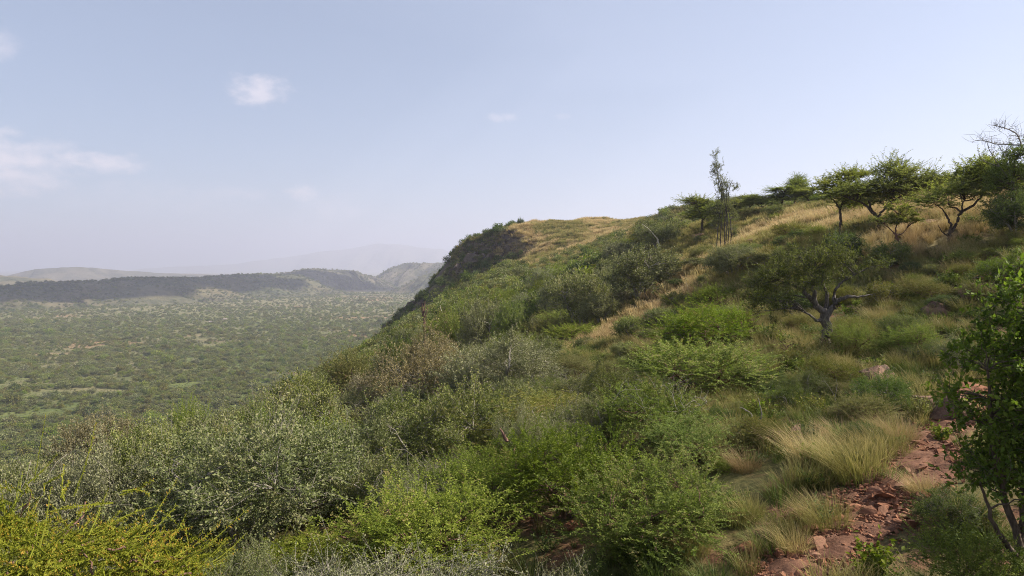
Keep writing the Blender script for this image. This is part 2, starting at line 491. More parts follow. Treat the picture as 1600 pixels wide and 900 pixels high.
# ---------------------------------------------------------------- the hazy air
HAZE = 0.00014
hz_m = bpy.data.materials.new('haze_air'); hz_m.use_nodes = True
hn = hz_m.node_tree
for n in list(hn.nodes):
    hn.nodes.remove(n)
ho = hn.nodes.new('ShaderNodeOutputMaterial'); hv = hn.nodes.new('ShaderNodeVolumePrincipled')
hv.inputs['Density'].default_value = HAZE
hv.inputs['Color'].default_value = (0.66, 0.685, 0.855, 1)
hv.inputs['Anisotropy'].default_value = 0.25
hn.links.new(hv.outputs[0], ho.inputs['Volume'])
hb = bmesh.new()
bmesh.ops.create_cube(hb, size=1.0)
S = FAR * 1.05
for v in hb.verts:
    v.co = Vector((v.co.x * 2 * S, v.co.y * 2 * S, PLAIN_Z - 12 if v.co.z < 0 else 900.0))
hm = bpy.data.meshes.new('haze'); hb.to_mesh(hm); hb.free()
hm.materials.append(hz_m)
link('haze', hm, kind='stuff')

# two fair-weather clouds overhead, above the frame: their shadows darken the nearer ridge and a strip of the valley
t = NT('cloud_vapour')
cp = t.principled((0.92, 0.92, 0.93), 1.0, 0.0)
ct = t.n('ShaderNodeBsdfTranslucent', {0: (0.9, 0.9, 0.92)})
cm = t.n('ShaderNodeMixShader'); cm.inputs[0].default_value = 0.35
t.t.links.new(cp, cm.inputs[1]); t.t.links.new(ct.outputs[0], cm.inputs[2])
M_CLOUD = t.done(cm.outputs[0])
def cloud(gx0, gy0, gx1, gy1, half, seed):
    """a cloud whose shadow covers the ground strip from (gx0,gy0) to (gx1,gy1)"""
    H = 1500.0
    k = (H + 70.0) / SUN_DIR.z
    b = bmesh.new(); bmesh.ops.create_icosphere(b, subdivisions=5, radius=1.0)
    co = np.array([v.co[:] for v in b.verts])
    co = co * (1 + 0.30 * fbm(co[:, 0] * 2.3 + seed, co[:, 1] * 2.3 + co[:, 2] * 1.9, seed, 5))[:, None]
    L = math.hypot(gx1 - gx0, gy1 - gy0) / 2
    co = co * np.array([L, half, 120.0]); co[:, 2] = np.maximum(co[:, 2], -35 + 8 * fbm(co[:, 0] / 60, co[:, 1] / 60, seed))
    for v, q in zip(b.verts, co):
        v.co = q
    me = bpy.data.meshes.new('cloud'); b.to_mesh(me); b.free(); me.materials.append(M_CLOUD)
    for p in me.polygons:
        p.use_smooth = True
    o = link('clouds', me, loc=((gx0 + gx1) / 2 + SUN_DIR.x * k, (gy0 + gy1) / 2 + SUN_DIR.y * k, H), kind='stuff')
    o.rotation_euler[2] = math.atan2(gy1 - gy0, gx1 - gx0)
cloud(-2150, 1480, -1010, 2960, 400, 3)
cloud(-1150, 3560, -150, 3500, 190, 8)
# ---------------------------------------------------------------- plant builders
def unit(v):
    return v / np.maximum(np.linalg.norm(v, axis=-1, keepdims=True), 1e-9)

def tubes(paths, radii, sides):
    """paths (N,k,3), radii (N,k): N tapered tubes"""
    N, k, _ = paths.shape
    d = np.gradient(paths, axis=1); d = unit(d)
    ref = np.where(np.abs(d[..., 2:3]) > 0.9, np.array([1.0, 0, 0]), np.array([0, 0, 1.0]))
    a = unit(np.cross(d, ref)); b = np.cross(d, a)
    th = np.arange(sides) * 2 * math.pi / sides
    ring = paths[:, :, None, :] + radii[:, :, None, None] * (np.cos(th)[None, None, :, None] * a[:, :, None, :] + np.sin(th)[None, None, :, None] * b[:, :, None, :])
    V = ring.reshape(-1, 3)
    n = np.arange(N)[:, None, None] * k * sides; s = np.arange(k - 1)[None, :, None] * sides; q = np.arange(sides)[None, None, :]
    q2 = (q + 1) % sides
    F = np.stack([n + s + q, n + s + q2, n + s + sides + q2, n + s + sides + q], -1).reshape(-1, 4)
    return V, F

class Mesh:
    def __init__(self):
        self.v = []; self.f4 = []; self.m = []; self.t = []; self.s = []; self.n = 0
    def add(self, V, F, mat=0, tint=None, smooth=False):
        self.v.append(V); self.f4.append(F + self.n); self.n += len(V)
        self.m.append(np.full(len(F), mat)); self.s.append(np.full(len(F), smooth))
        self.t.append(np.zeros(len(F)) if tint is None else tint)
    def make(self, name, mats):
        return mesh_np(name, np.concatenate(self.v), np.concatenate(self.f4), mats, np.concatenate(self.m), np.concatenate(self.s),
                       {'tint': ('FACE', np.concatenate(self.t))})

def smooth_path(p, n):
    """Catmull-Rom through the control points p (m,4: x, y, z, radius)"""
    p = np.asarray(p, float)
    q = np.concatenate([[2 * p[0] - p[1]], p, [2 * p[-1] - p[-2]]])
    out = []
    u = np.linspace(0, len(p) - 1 - 1e-9, n)
    for t in u:
        i = int(t); f = t - i
        a, b, c, d = q[i], q[i + 1], q[i + 2], q[i + 3]
        out.append(0.5 * (2 * b + (c - a) * f + (2 * a - 5 * b + 4 * c - d) * f * f + (3 * b - a - 3 * c + d) * f ** 3))
    out = np.array(out); out[:, 3] = np.maximum(out[:, 3], 0.002)
    return out

def leaves(rng, base, axis, length, width, up=0.4, flat=None):
    """one four-cornered leaf per base point: V, F, tint"""
    n = len(base)
    r = rng.normal(size=(n, 3)); r[:, 2] += up * 2.0
    nrm = unit(r - axis * np.sum(r * axis, 1, keepdims=True))
    if flat is not None:
        nrm = unit(nrm * (1 - flat) + np.array([0, 0, 1.0]) * flat)
    side = unit(np.cross(axis, nrm))
    L = (length * rng.uniform(0.6, 1.25, n))[:, None]; W = (width * rng.uniform(0.7, 1.2, n))[:, None]
    mid = base + axis * L * 0.5 + nrm * L * 0.06
    V = np.stack([base, mid + side * W * 0.5, base + axis * L, mid - side * W * 0.5], 1).reshape(-1, 3)
    F = np.arange(n * 4).reshape(-1, 4)
    return V, F

def pad_clusters(rng, pads, ncl):
    """cluster centres spread through ellipsoids (cx,cy,cz,rx,ry,rz), most of them near the upper skin"""
    vol = np.array([(p[3] * p[4] * p[5]) ** 0.75 for p in pads]); vol = vol / vol.sum()
    out = []; cen = []; key = []
    for p, f in zip(pads, vol):
        k = max(2, int(round(ncl * f)))
        d = unit(rng.normal(size=(k * 3, 3)))
        d = d[d[:, 2] > -0.45][:k]
        r = rng.uniform(0.35, 1.0, len(d))[:, None] ** 0.5
        lump = 1 + 0.22 * np.sin(d[:, :1] * 5 + p[0] * 7) * np.cos(d[:, 1:2] * 6 + p[1] * 3)
        out.append(np.array(p[:3]) + d * r * lump * np.array(p[3:6])); cen.append(np.repeat([p[:3]], len(d), 0)); key.append(d)
    return np.concatenate(out), np.concatenate(cen), np.concatenate(key)

def plant(name, seed, stems, pads, leaf, wood, ncl=70, crad=0.5, ntw=22, nleaf=24, style='small', L=0.05, W=0.028, up=0.25, outw=0.9, spread=0.7, zf=1.0,
          limb_r=0.012, twig_r=0.004, droop=0.0, sides=5, limbs=True, leaf_start=0.12, scrag=0.0, gap=0.0, bare=0, green=False):
    """stems: lists of (x,y,z,radius) control points; returns the two meshes (branches, foliage)"""
    rng = np.random.default_rng(seed)
    B = Mesh()
    nodes = []
    for s in stems:
        sp = smooth_path(s, max(6, 4 * len(s)))
        sp[1:-1, :3] += rng.normal(size=(len(sp) - 2, 3)) * sp[1:-1, 3:4] * 0.35
        V, F = tubes(sp[None, :, :3], sp[None, :, 3], max(sides, 6))
        B.add(V, F, 0, smooth=True)
        nodes.append(sp[1:])
    nodes = np.concatenate(nodes)
    fol = Mesh()
    if pads:
        C, cen, key = pad_clusters(rng, pads, ncl)
        if limbs:
            paths = []; rad = []
            for c in C:
                dv = c - nodes[:, :3]; dist = np.linalg.norm(dv, axis=1)
                k = np.argmin(dist + np.maximum(nodes[:, 2] - c[2], 0) * 2.0)
                a = nodes[k, :3]; dd = c - a
                tt = np.linspace(0, 1, 6)[:, None]
                bend = np.array([0, 0, 1.0]) * np.linalg.norm(dd) * (0.16 - droop * 0.2)
                path = a + dd * tt + bend * (tt * (1 - tt)) * 2 + rng.normal(size=(6, 3)) * np.linalg.norm(dd) * 0.035 * np.minimum(tt * 3, 1)
                paths.append(path); r0 = min(nodes[k, 3] * 0.75, limb_r * (0.6 + dist[k])); rad.append(np.linspace(r0, max(twig_r * 1.2, r0 * 0.3), 6))
            V, F = tubes(np.array(paths), np.array(rad), 4)
            B.add(V, F, 0, smooth=True)
        # twigs
        n = len(C) * ntw
        ci = np.repeat(np.arange(len(C)), ntw)
        cr = crad * rng.uniform(0.7, 1.3, len(C))[ci][:, None]
        st = C[ci] + rng.normal(size=(n, 3)) * cr * np.array([0.33, 0.33, 0.33 * zf])
        o = unit(key[ci])
        dr = unit(o * outw + rng.normal(size=(n, 3)) * spread * np.array([1, 1, zf]) + np.array([0, 0, up]))
        if style == 'brush':
            dr[:, 2] = np.minimum(dr[:, 2], 0.38); dr = unit(dr)
        ln = cr * rng.uniform(0.5, 1.25, (n, 1)) * (1 + scrag * (rng.random((n, 1)) > 0.9))
        tt = np.linspace(0, 1, 4)[None, :, None]
        bendv = rng.normal(size=(n, 1, 3)) * 0.22 + np.array([0, 0, -droop * 0.8 + 0.05])
        P = st[:, None] + dr[:, None] * ln[:, None] * tt + bendv * ln[:, None] * tt ** 2
        tr = np.repeat((twig_r * np.array([1.0, 0.8, 0.6, 0.3]))[None], n, 0)
        V, F = tubes(P, tr, 3)
        fol.add(V, F, 0 if green else 1, np.full(len(F), 0.35))
        # leaves along the twigs
        m = int(nleaf)
        keep = rng.random(n) >= gap
        if bare:
            keep &= rng.random(n) >= bare
        Pk = P[keep]
        nt = len(Pk)
        u = leaf_start + (1 - leaf_start) * rng.random((nt, m))
        if style in ('brush', 'feather'):
            u = leaf_start + (1 - leaf_start) * ((np.arange(m)[None] + rng.random((nt, m)) * 0.8) / m)
        f = u * 3; i0 = np.minimum(f.astype(int), 2); fr = (f - i0)[..., None]
        idx = np.arange(nt)[:, None]
        p0 = Pk[idx, i0]; p1 = Pk[idx, i0 + 1]
        pos = p0 * (1 - fr) + p1 * fr
        tdir = unit(p1 - p0)
        ctint = np.repeat(rng.normal(0, 0.24, len(C))[ci][keep][:, None], m, 1)
        if style == 'small':
            ax = unit(tdir * 0.5 + rng.normal(size=(nt, m, 3)) * 0.8)
            pos = pos + rng.normal(size=pos.shape) * W * 0.8
            V, F = leaves(rng, pos.reshape(-1, 3), ax.reshape(-1, 3), L, W, 0.35)
        elif style == 'broad':
            ax = unit(tdir * 0.7 + rng.normal(size=(nt, m, 3)) * 0.6 + np.array([0, 0, -0.15]))
            V, F = leaves(rng, pos.reshape(-1, 3), ax.reshape(-1, 3), L, W, 0.9)
        elif style == 'feather':
            side = unit(np.cross(tdir, np.array([0, 0, 1.0])) + rng.normal(size=(nt, m, 3)) * 0.25)
            sg = np.where(np.arange(m) % 2 == 0, 1.0, -1.0)[None, :, None]
            ax = unit(side * sg + tdir * 0.55 + rng.normal(size=(nt, m, 3)) * 0.22)
            V, F = leaves(rng, pos.reshape(-1, 3), ax.reshape(-1, 3), L, W, 0.8, 0.35)
        else:                                                  # brush: leaflets all round the shoot
            pr = unit(np.cross(tdir, rng.normal(size=(nt, m, 3))))
            ax = unit(pr + tdir * 0.6)
            V, F = leaves(rng, pos.reshape(-1, 3), ax.reshape(-1, 3), L, W, 0.2)
        tint = np.clip(0.5 + ctint.ravel() + rng.normal(0, 0.2, nt * m) + (u.ravel() - 0.5) * 0.25, 0, 1)
        fol.add(V, F, 0, tint)
    bm_ = B.make(name + '_branches', [wood])
    fm_ = fol.make(name + '_foliage', [leaf, wood]) if pads else None
    return bm_, fm_

def dome_stems(rng, n, r, h, rad):
    out = []
    for k in range(n):
        a = 2 * math.pi * (k + rng.uniform(-0.3, 0.3)) / n
        e = rng.uniform(0.35, 0.75)
        out.append([(0.08 * math.cos(a), 0.08 * math.sin(a), -0.25, rad), (r * 0.22 * math.cos(a), r * 0.22 * math.sin(a), h * 0.25, rad * 0.8),
                    (r * e * math.cos(a), r * e * math.sin(a), h * 0.6, rad * 0.4)])
    return out

def dome_pads(rng, n, r=1.0, h=1.0):
    """a lumpy dome of overlapping pads, radius about r and height about h"""
    pads = [(0, 0, h * 0.40, r * 0.66, r * 0.66, h * 0.46)]
    for k in range(n):
        a = 2 * math.pi * (k + rng.uniform(-0.4, 0.4)) / n
        e = rng.uniform(0.35, 0.66) * r
        pads.append((e * math.cos(a), e * math.sin(a), h * rng.uniform(0.25, 0.72), r * rng.uniform(0.20, 0.44), r * rng.uniform(0.20, 0.44), h * rng.uniform(0.18, 0.36)))
    return pads

# bark and leaf colours
W_STOUT = bark_mat('bark_stout', (0.060, 0.050, 0.042), (0.16, 0.14, 0.12))
W_DARK = bark_mat('bark_dark', (0.055, 0.040, 0.030), (0.13, 0.10, 0.08))
W_GREY = bark_mat('bark_grey', (0.16, 0.145, 0.12), (0.30, 0.27, 0.23))
W_PALE = bark_mat('bark_bleached', (0.42, 0.36, 0.26), (0.62, 0.56, 0.44), 6)
W_RED = bark_mat('bark_reddish', (0.11, 0.06, 0.045), (0.22, 0.13, 0.10))
L_GREY = leaf_mat('leaf_grey_green', (0.082, 0.101, 0.027), (0.250, 0.262, 0.095), 0.30, odd=(0.26, 0.24, 0.11))
L_SILV = leaf_mat('leaf_silver', (0.105, 0.116, 0.050), (0.265, 0.268, 0.135), 0.26)
L_ACAC = leaf_mat('leaf_acacia', (0.097, 0.138, 0.020), (0.268, 0.312, 0.062), 0.40, odd=(0.26, 0.22, 0.09))
L_OLIV = leaf_mat('leaf_olive', (0.105, 0.108, 0.026), (0.250, 0.235, 0.075), 0.34, odd=(0.25, 0.19, 0.09))
L_YELL = leaf_mat('leaf_yellow', (0.150, 0.205, 0.022), (0.385, 0.385, 0.055), 0.36, odd=(0.55, 0.38, 0.07), oddness=0.08)
L_DARK = leaf_mat('leaf_dark_green', (0.040, 0.068, 0.016), (0.140, 0.180, 0.045), 0.34)
L_LIME = leaf_mat('leaf_fresh_green', (0.078, 0.118, 0.018), (0.215, 0.255, 0.052), 0.40)
L_BROAD = leaf_mat('leaf_broad', (0.060, 0.100, 0.014), (0.225, 0.285, 0.050), 0.45)
L_STOUT = leaf_mat('leaf_stout_tree', (0.060, 0.085, 0.018), (0.190, 0.215, 0.050), 0.36)
L_TREE = leaf_mat('leaf_tree', (0.125, 0.150, 0.034), (0.320, 0.325, 0.100), 0.44)
L_DEAD = leaf_mat('leaf_brown', (0.14, 0.115, 0.06), (0.30, 0.25, 0.14), 0.24)

PROTO = {}
def proto(key, *a, **k):
    PROTO[key] = plant(*a, **k)

for i in range(3):                                            # fine-leaved grey-green shrubs, unit radius 2.5 m, height 3 m
    rng = np.random.default_rng(200 + i)
    proto(f'grey{i}', 'shrub', 300 + i, dome_stems(rng, 6, 2.5, 3.0, 0.07), dome_pads(rng, 9, 2.5, 3.0), L_GREY, W_GREY, ncl=105, crad=0.50, ntw=15, nleaf=25,
          L=0.070, W=0.040, twig_r=0.0045, scrag=0.5)
for i in range(3):                                            # feathery acacia bushes
    rng = np.random.default_rng(220 + i)
    proto(f'acacia{i}', 'acacia', 320 + i, dome_stems(rng, 6, 2.5, 2.4, 0.06), dome_pads(rng, 9, 2.5, 2.5), L_ACAC, W_RED, ncl=100, crad=0.82, ntw=9, nleaf=30,
          style='feather', L=0.085, W=0.036, up=0.22, outw=0.65, spread=0.65, zf=0.45, twig_r=0.007, droop=0.14, scrag=0.6, green=True)
rng = np.random.default_rng(240)                              # yellow long-shooted acacia
proto('yellow', 'yellow', 340, dome_stems(rng, 7, 2.5, 2.2, 0.06), dome_pads(rng, 8, 2.5, 2.3), L_YELL, W_RED, ncl=115, crad=0.98, ntw=8, nleaf=66,
      style='brush', L=0.058, W=0.022, up=-0.06, outw=0.32, spread=0.9, zf=0.22, twig_r=0.017, droop=0.14, scrag=0.0, green=True, leaf_start=0.05)
for i in range(2):                                            # grey thorn tangle
    rng = np.random.default_rng(250 + i)
    proto(f'thorn{i}', 'thorn', 350 + i, dome_stems(rng, 8, 2.5, 2.0, 0.05), dome_pads(rng, 9, 2.5, 2.1), L_SILV, W_GREY, ncl=130, crad=0.50, ntw=19, nleaf=17,
          L=0.048, W=0.026, up=0.35, outw=0.45, spread=1.0, twig_r=0.0055, scrag=0.8)
rng = np.random.default_rng(256)                              # bleached dead twigs that stand out of some of the shrubs
PROTO['deadtwig'] = plant('dead_twigs', 356, dome_stems(rng, 7, 2.4, 3.2, 0.035), [(0, 0, 2.0, 1.9, 1.9, 1.3)], L_DEAD, W_GREY, ncl=26, crad=0.7, ntw=5, nleaf=1, bare=1.0, twig_r=0.007, limb_r=0.012, spread=0.9)
for i in range(3):                                            # coarser shrubs for the middle distance
    rng = np.random.default_rng(260 + i)
    proto(f'mid{i}', 'shrub', 360 + i, dome_stems(rng, 5, 2.5, 3.0, 0.08), dome_pads(rng, 9, 2.5, 3.0), L_GREY, W_GREY, ncl=72, crad=0.55, ntw=12, nleaf=15,
          L=0.125, W=0.070, twig_r=0.008, scrag=0.3)
for i in range(2):
    rng = np.random.default_rng(270 + i)
    proto(f'midacacia{i}', 'acacia', 370 + i, dome_stems(rng, 5, 2.5, 2.4, 0.07), dome_pads(rng, 8, 2.5, 2.4), L_ACAC, W_RED, ncl=90, crad=0.85, ntw=8, nleaf=20,
          style='feather', L=0.11, W=0.050, up=0.2, outw=0.75, spread=0.6, zf=0.5, twig_r=0.010, droop=0.1, scrag=0.5, green=True)
for i in range(4):                                            # bushes of the valley and the far slopes
    rng = np.random.default_rng(280 + i)
    proto(f'far{i}', 'bush', 380 + i, dome_stems(rng, 3, 2.5, 2.6, 0.1), dome_pads(rng, 6, 2.5, 2.7), L_GREY, W_DARK, ncl=34, crad=0.7, ntw=4, nleaf=6,
          L=0.42, W=0.26, twig_r=0.02, limbs=False)

# grass tufts and herbs -------------------------------------------
def grass_mat(name, base, mid, tip, trans=0.30):
    t = NT(name)
    h = t.attr('along')
    c = t.mix(t.rng(h, 0.0, 0.5), base, mid); c = t.mix(t.rng(h, 0.45, 1.0), c, tip)
    c = t.mix(t.rng(t.attr('tint'), 0, 1, 0.0, 0.5), c, t.mix(0.5, tip, (1.0, 0.95, 0.8)), 'MULTIPLY')
    oi = t.n('ShaderNodeObjectInfo')
    hsv = t.n('ShaderNodeHueSaturation'); t.set(hsv.inputs['Color'], c)
    t.set(hsv.inputs['Value'], t.rng(oi.outputs['Random'], 0, 1, 0.75, 1.25, False))
    t.set(hsv.inputs['Hue'], t.rng(t.math('FRACT', t.math('MULTIPLY', oi.outputs['Random'], 9.7)), 0, 1, 0.485, 0.515, False))
    c = hsv.outputs[0]
    p = t.principled(c, 0.6, 0.2)
    tr = t.n('ShaderNodeBsdfTranslucent'); t.set(tr.inputs[0], c)
    m = t.n('ShaderNodeMixShader'); m.inputs[0].default_value = trans
    t.t.links.new(p, m.inputs[1]); t.t.links.new(tr.outputs[0], m.inputs[2])
    return t.done(m.outputs[0])

G_TAN = grass_mat('grass_dry', (0.19, 0.155, 0.055), (0.40, 0.31, 0.14), (0.60, 0.47, 0.25), 0.32)
G_MIX = grass_mat('grass_turning', (0.10, 0.12, 0.03), (0.24, 0.23, 0.065), (0.40, 0.33, 0.14), 0.32)
G_GREEN = grass_mat('grass_green', (0.050, 0.080, 0.016), (0.11, 0.155, 0.030), (0.19, 0.22, 0.055), 0.32)

def tuft(name, seed, mat, n, h, spread, lean, w, seg=3, wind=0.15):
    rng = np.random.default_rng(seed)
    a = rng.uniform(0, 2 * math.pi, n); r = np.sqrt(rng.random(n)) * spread
    base = np.stack([r * np.cos(a), r * np.sin(a), np.full(n, -0.05)], 1)
    out = np.stack([np.cos(a + rng.normal(0, 0.5, n)), np.sin(a + rng.normal(0, 0.5, n)), np.zeros(n)], 1)
    ln = h * rng.uniform(0.45, 1.1, n)
    le = (lean * rng.uniform(0.2, 1.2, n))[:, None]
    side = np.stack([-out[:, 1], out[:, 0], np.zeros(n)], 1)
    side = unit(side + rng.normal(size=(n, 3)) * 0.5)
    us = np.linspace(0, 1, seg + 1)
    rows = []
    for u in us:
        p = base + np.array([0, 0, 1.0]) * (ln * u * (1 - 0.25 * le[:, 0] * u))[:, None] + out * le * (ln[:, None] * u ** 1.8) + np.array([-wind, -wind * 0.3, 0]) * (ln[:, None] * u ** 2)
        ww = w * (1 - 0.85 * u) * rng.uniform(0.8, 1.2)
        rows.append((p - side * ww * 0.5, p + side * ww * 0.5))
    V = np.stack([x for pr in rows for x in pr], 1)             # (n, 2(seg+1), 3)
    k = 2 * (seg + 1)
    F = np.concatenate([np.stack([np.arange(n) * k + 2 * s, np.arange(n) * k + 2 * s + 1, np.arange(n) * k + 2 * s + 3, np.arange(n) * k + 2 * s + 2], 1) for s in range(seg)])
    al = np.repeat(np.repeat(us, 2)[None], n, 0).ravel()
    return mesh_np(name, V.reshape(-1, 3), F, [mat], attrs={'along': ('POINT', al), 'tint': ('FACE', np.tile(rng.random(n), seg))})

LIB = {}
def lib(key, meshes):
    c = bpy.data.collections.new(key)
    for k, me in enumerate(meshes):
        o = bpy.data.objects.new(f'{key}_{k:02d}', me); c.objects.link(o)
    LIB[key] = c

def herb(name, seed, mat, n, h, r, L, W):
    rng = np.random.default_rng(seed)
    M = Mesh()
    a = rng.uniform(0, 2 * math.pi, n); e = rng.uniform(0.1, 1.0, n) * r
    tip = np.stack([e * np.cos(a), e * np.sin(a), h * rng.uniform(0.5, 1.0, n)], 1)
    b = np.stack([0.2 * e * np.cos(a), 0.2 * e * np.sin(a), np.full(n, -0.05)], 1)
    tt = np.linspace(0, 1, 4)[None, :, None]
    P = b[:, None] + (tip - b)[:, None] * tt + np.array([0, 0, 1.0]) * h * 0.12 * (tt * (1 - tt)) + rng.normal(size=(n, 4, 3)) * r * 0.03
    V, F = tubes(P, np.repeat(np.array([[0.005, 0.004, 0.003, 0.002]]), n, 0), 3)
    M.add(V, F, 0, np.full(len(F), 0.2))
    m = 16
    u = 0.25 + 0.75 * rng.random((n, m)); f = u * 3; i0 = np.minimum(f.astype(int), 2); fr = (f - i0)[..., None]
    idx = np.arange(n)[:, None]
    pos = P[idx, i0] * (1 - fr) + P[idx, i0 + 1] * fr
    ax = unit(rng.normal(size=(n, m, 3)) * np.array([1, 1, 0.5]) + np.array([0, 0, 0.15]))
    V, F = leaves(rng, pos.reshape(-1, 3), ax.reshape(-1, 3), L, W, 0.9)
    M.add(V, F, 0, rng.random(len(F)))
    return M.make(name, [mat])

lib('dry_tufts', [tuft('dry_grass', 400 + k, G_TAN, 130, 0.80, 0.20, 0.45, 0.011) for k in range(3)])
lib('turning_tufts', [tuft('turning_grass', 410 + k, G_MIX, 120, 0.62, 0.22, 0.55, 0.012) for k in range(3)])
lib('green_tufts', [tuft('green_grass', 420 + k, G_GREEN, 110, 0.46, 0.24, 0.65, 0.014) for k in range(3)])
lib('herbs', [herb('herb', 430, L_LIME, 26, 0.5, 0.38, 0.075, 0.045), herb('herb', 431, L_DARK, 26, 0.45, 0.42, 0.06, 0.04), herb('herb', 432, L_OLIV, 30, 0.55, 0.42, 0.06, 0.028)])
lib('far_dry_tufts', [tuft('dry_grass', 440 + k, G_TAN, 60, 0.85, 0.75, 0.35, 0.07, 2) for k in range(2)])
lib('far_green_tufts', [tuft('green_grass', 450 + k, G_MIX, 60, 0.7, 0.75, 0.4, 0.08, 2) for k in range(2)])
def far_bush(key, i, mat):
    o = PROTO[f'far{i}'][1].copy(); o.materials[0] = mat
    return o
lib('far_bushes', [far_bush('far', 0, L_GREY), far_bush('far', 1, L_DARK), far_bush('far', 2, L_OLIV), far_bush('far', 3, L_GREY), far_bush('far', 1, L_ACAC), far_bush('far', 0, L_SILV)])

def scatter(name, key, pts, rot, scale, idx=None, tilt=None, seed=0, **props):
    """ground cover: one object whose points carry turned, scaled copies of the plants in a library"""
    n = len(pts)
    me = bpy.data.meshes.new(name)
    me.vertices.add(n); me.vertices.foreach_set('co', np.ascontiguousarray(pts, np.float32).ravel())
    rng = np.random.default_rng(seed)
    e = np.zeros((n, 3), np.float32); e[:, 2] = rot
    e[:, :2] = rng.normal(0, 0.09 if tilt is None else tilt, (n, 2))
    a = me.attributes.new('turn', 'FLOAT_VECTOR', 'POINT'); a.data.foreach_set('vector', e.ravel())
    s = np.asarray(scale, np.float32)
    if s.ndim == 1:
        s = np.repeat(s[:, None], 3, 1)
    a = me.attributes.new('size', 'FLOAT_VECTOR', 'POINT'); a.data.foreach_set('vector', np.ascontiguousarray(s).ravel())
    if idx is None:
        idx = rng.integers(0, len(LIB[key].objects), n)
    a = me.attributes.new('pick', 'INT', 'POINT'); a.data.foreach_set('value', np.asarray(idx, np.int32))
    o = link(name, me, **props)
    ng = bpy.data.node_groups.new(name + '_nodes', 'GeometryNodeTree')
    ng.interface.new_socket('Geometry', in_out='INPUT', socket_type='NodeSocketGeometry')
    ng.interface.new_socket('Geometry', in_out='OUTPUT', socket_type='NodeSocketGeometry')
    gi = ng.nodes.new('NodeGroupInput'); go = ng.nodes.new('NodeGroupOutput')
    iop = ng.nodes.new('GeometryNodeInstanceOnPoints'); ci = ng.nodes.new('GeometryNodeCollectionInfo')
    ci.inputs['Collection'].default_value = LIB[key]
    ci.inputs['Separate Children'].default_value = True; ci.inputs['Reset Children'].default_value = True
    def na(nm, ty):
        x = ng.nodes.new('GeometryNodeInputNamedAttribute'); x.data_type = ty; x.inputs['Name'].default_value = nm
        return x.outputs['Attribute']
    ng.links.new(gi.outputs[0], iop.inputs['Points']); ng.links.new(ci.outputs[0], iop.inputs['Instance'])
    iop.inputs['Pick Instance'].default_value = True
    ng.links.new(na('pick', 'INT'), iop.inputs['Instance Index'])
    ng.links.new(na('turn', 'FLOAT_VECTOR'), iop.inputs['Rotation']); ng.links.new(na('size', 'FLOAT_VECTOR'), iop.inputs['Scale'])
    ng.links.new(iop.outputs[0], go.inputs[0])
    md = o.modifiers.new('cover', 'NODES'); md.node_group = ng
    return o
# ---------------------------------------------------------------- the stony path
t = NT('path_soil')
P = t.pos()
n1 = t.noise(3.0, 6, 0.65, P); n2 = t.noise(22.0, 5, 0.7, P)
c = t.mix(t.rng(n1, 0.35, 0.65), (0.082, 0.040, 0.026), (0.165, 0.085, 0.055))
c = t.mix(t.rng(n2, 0.45, 0.75, 0, 0.6), c, (0.26, 0.14, 0.09))
M_PATH = t.done(t.principled(c, 0.95, 0.1, t.bump(t.math('ADD', n1, t.math('MULTIPLY', n2, 0.4)), 0.8, 0.06)))
t = NT('red_stone')
tc = t.n('ShaderNodeTexCoord').outputs['Object']
P = t.pos()
n1 = t.noise(5.0, 6, 0.65, P); n2 = t.noise(30.0, 4, 0.6, P)
oi = t.n('ShaderNodeObjectInfo').outputs['Random']
c = t.mix(t.rng(n1, 0.35, 0.65), (0.135, 0.056, 0.031), (0.280, 0.130, 0.074))
c = t.mix(t.rng(oi, 0.55, 1.0, 0.0, 0.45), c, (0.26, 0.165, 0.12))
c = t.mix(t.rng(n2, 0.5, 0.75, 0, 0.5), c, (0.14, 0.085, 0.06))
M_STONE = t.done(t.principled(c, 0.9, 0.15, t.bump(t.math('ADD', n1, t.math('MULTIPLY', n2, 0.3)), 0.6, 0.04)))
t = NT('dark_boulder')
P = t.pos()
n1 = t.noise(2.2, 7, 0.7, P); n2 = t.noise(14.0, 5, 0.65, P)
c = t.mix(t.rng(n1, 0.35, 0.65), (0.075, 0.050, 0.040), (0.26, 0.155, 0.11))
c = t.mix(t.rng(n2, 0.55, 0.75, 0, 0.5), c, (0.32, 0.25, 0.19))
M_BOULDER = t.done(t.principled(c, 0.9, 0.15, t.bump(t.math('ADD', n1, t.math('MULTIPLY', n2, 0.4)), 0.9, 0.08)))

t = NT('cliff_rock')
P = t.pos(); n1 = t.noise(0.5, 6, 0.65, P)
M_CLIFF = t.done(t.principled(t.mix(t.rng(n1, 0.35, 0.65), (0.055, 0.042, 0.035), (0.15, 0.115, 0.09)), 0.9, 0.1))
PATH = [(1205, 935, 66), (1256, 890, 60), (1318, 840, 56), (1378, 790, 58), (1428, 738, 56), (1470, 692, 48), (1498, 655, 34), (1510, 625, 26)]   # pixel centre, half width
pc = []
for (px, py, hw) in PATH:
    h = hit(px, py); pc.append((h[0], h[1], hw / FPX * h[1]))
pc = np.array(pc)
PS = np.linspace(0, len(pc) - 1, 90)
pcx, pcy, phw = (np.interp(PS, np.arange(len(pc)), pc[:, k]) for k in range(3))
phw = phw * (1 + 0.25 * fbm(PS * 2.2, PS * 0, 71, 3))
dx, dy = np.gradient(pcx), np.gradient(pcy); L_ = np.hypot(dx, dy); pnx, pny = dy / L_, -dx / L_
tt = np.linspace(-1, 1, 26)
XX = pcx[:, None] + pnx[:, None] * phw[:, None] * tt[None]; YY = pcy[:, None] + pny[:, None] * phw[:, None] * tt[None]
ZZ = ground_z(XX, YY) + 0.07 * (1 - tt[None] ** 4) - 0.03 + fbm(XX / 0.35, YY / 0.35, 73, 3) * 0.12
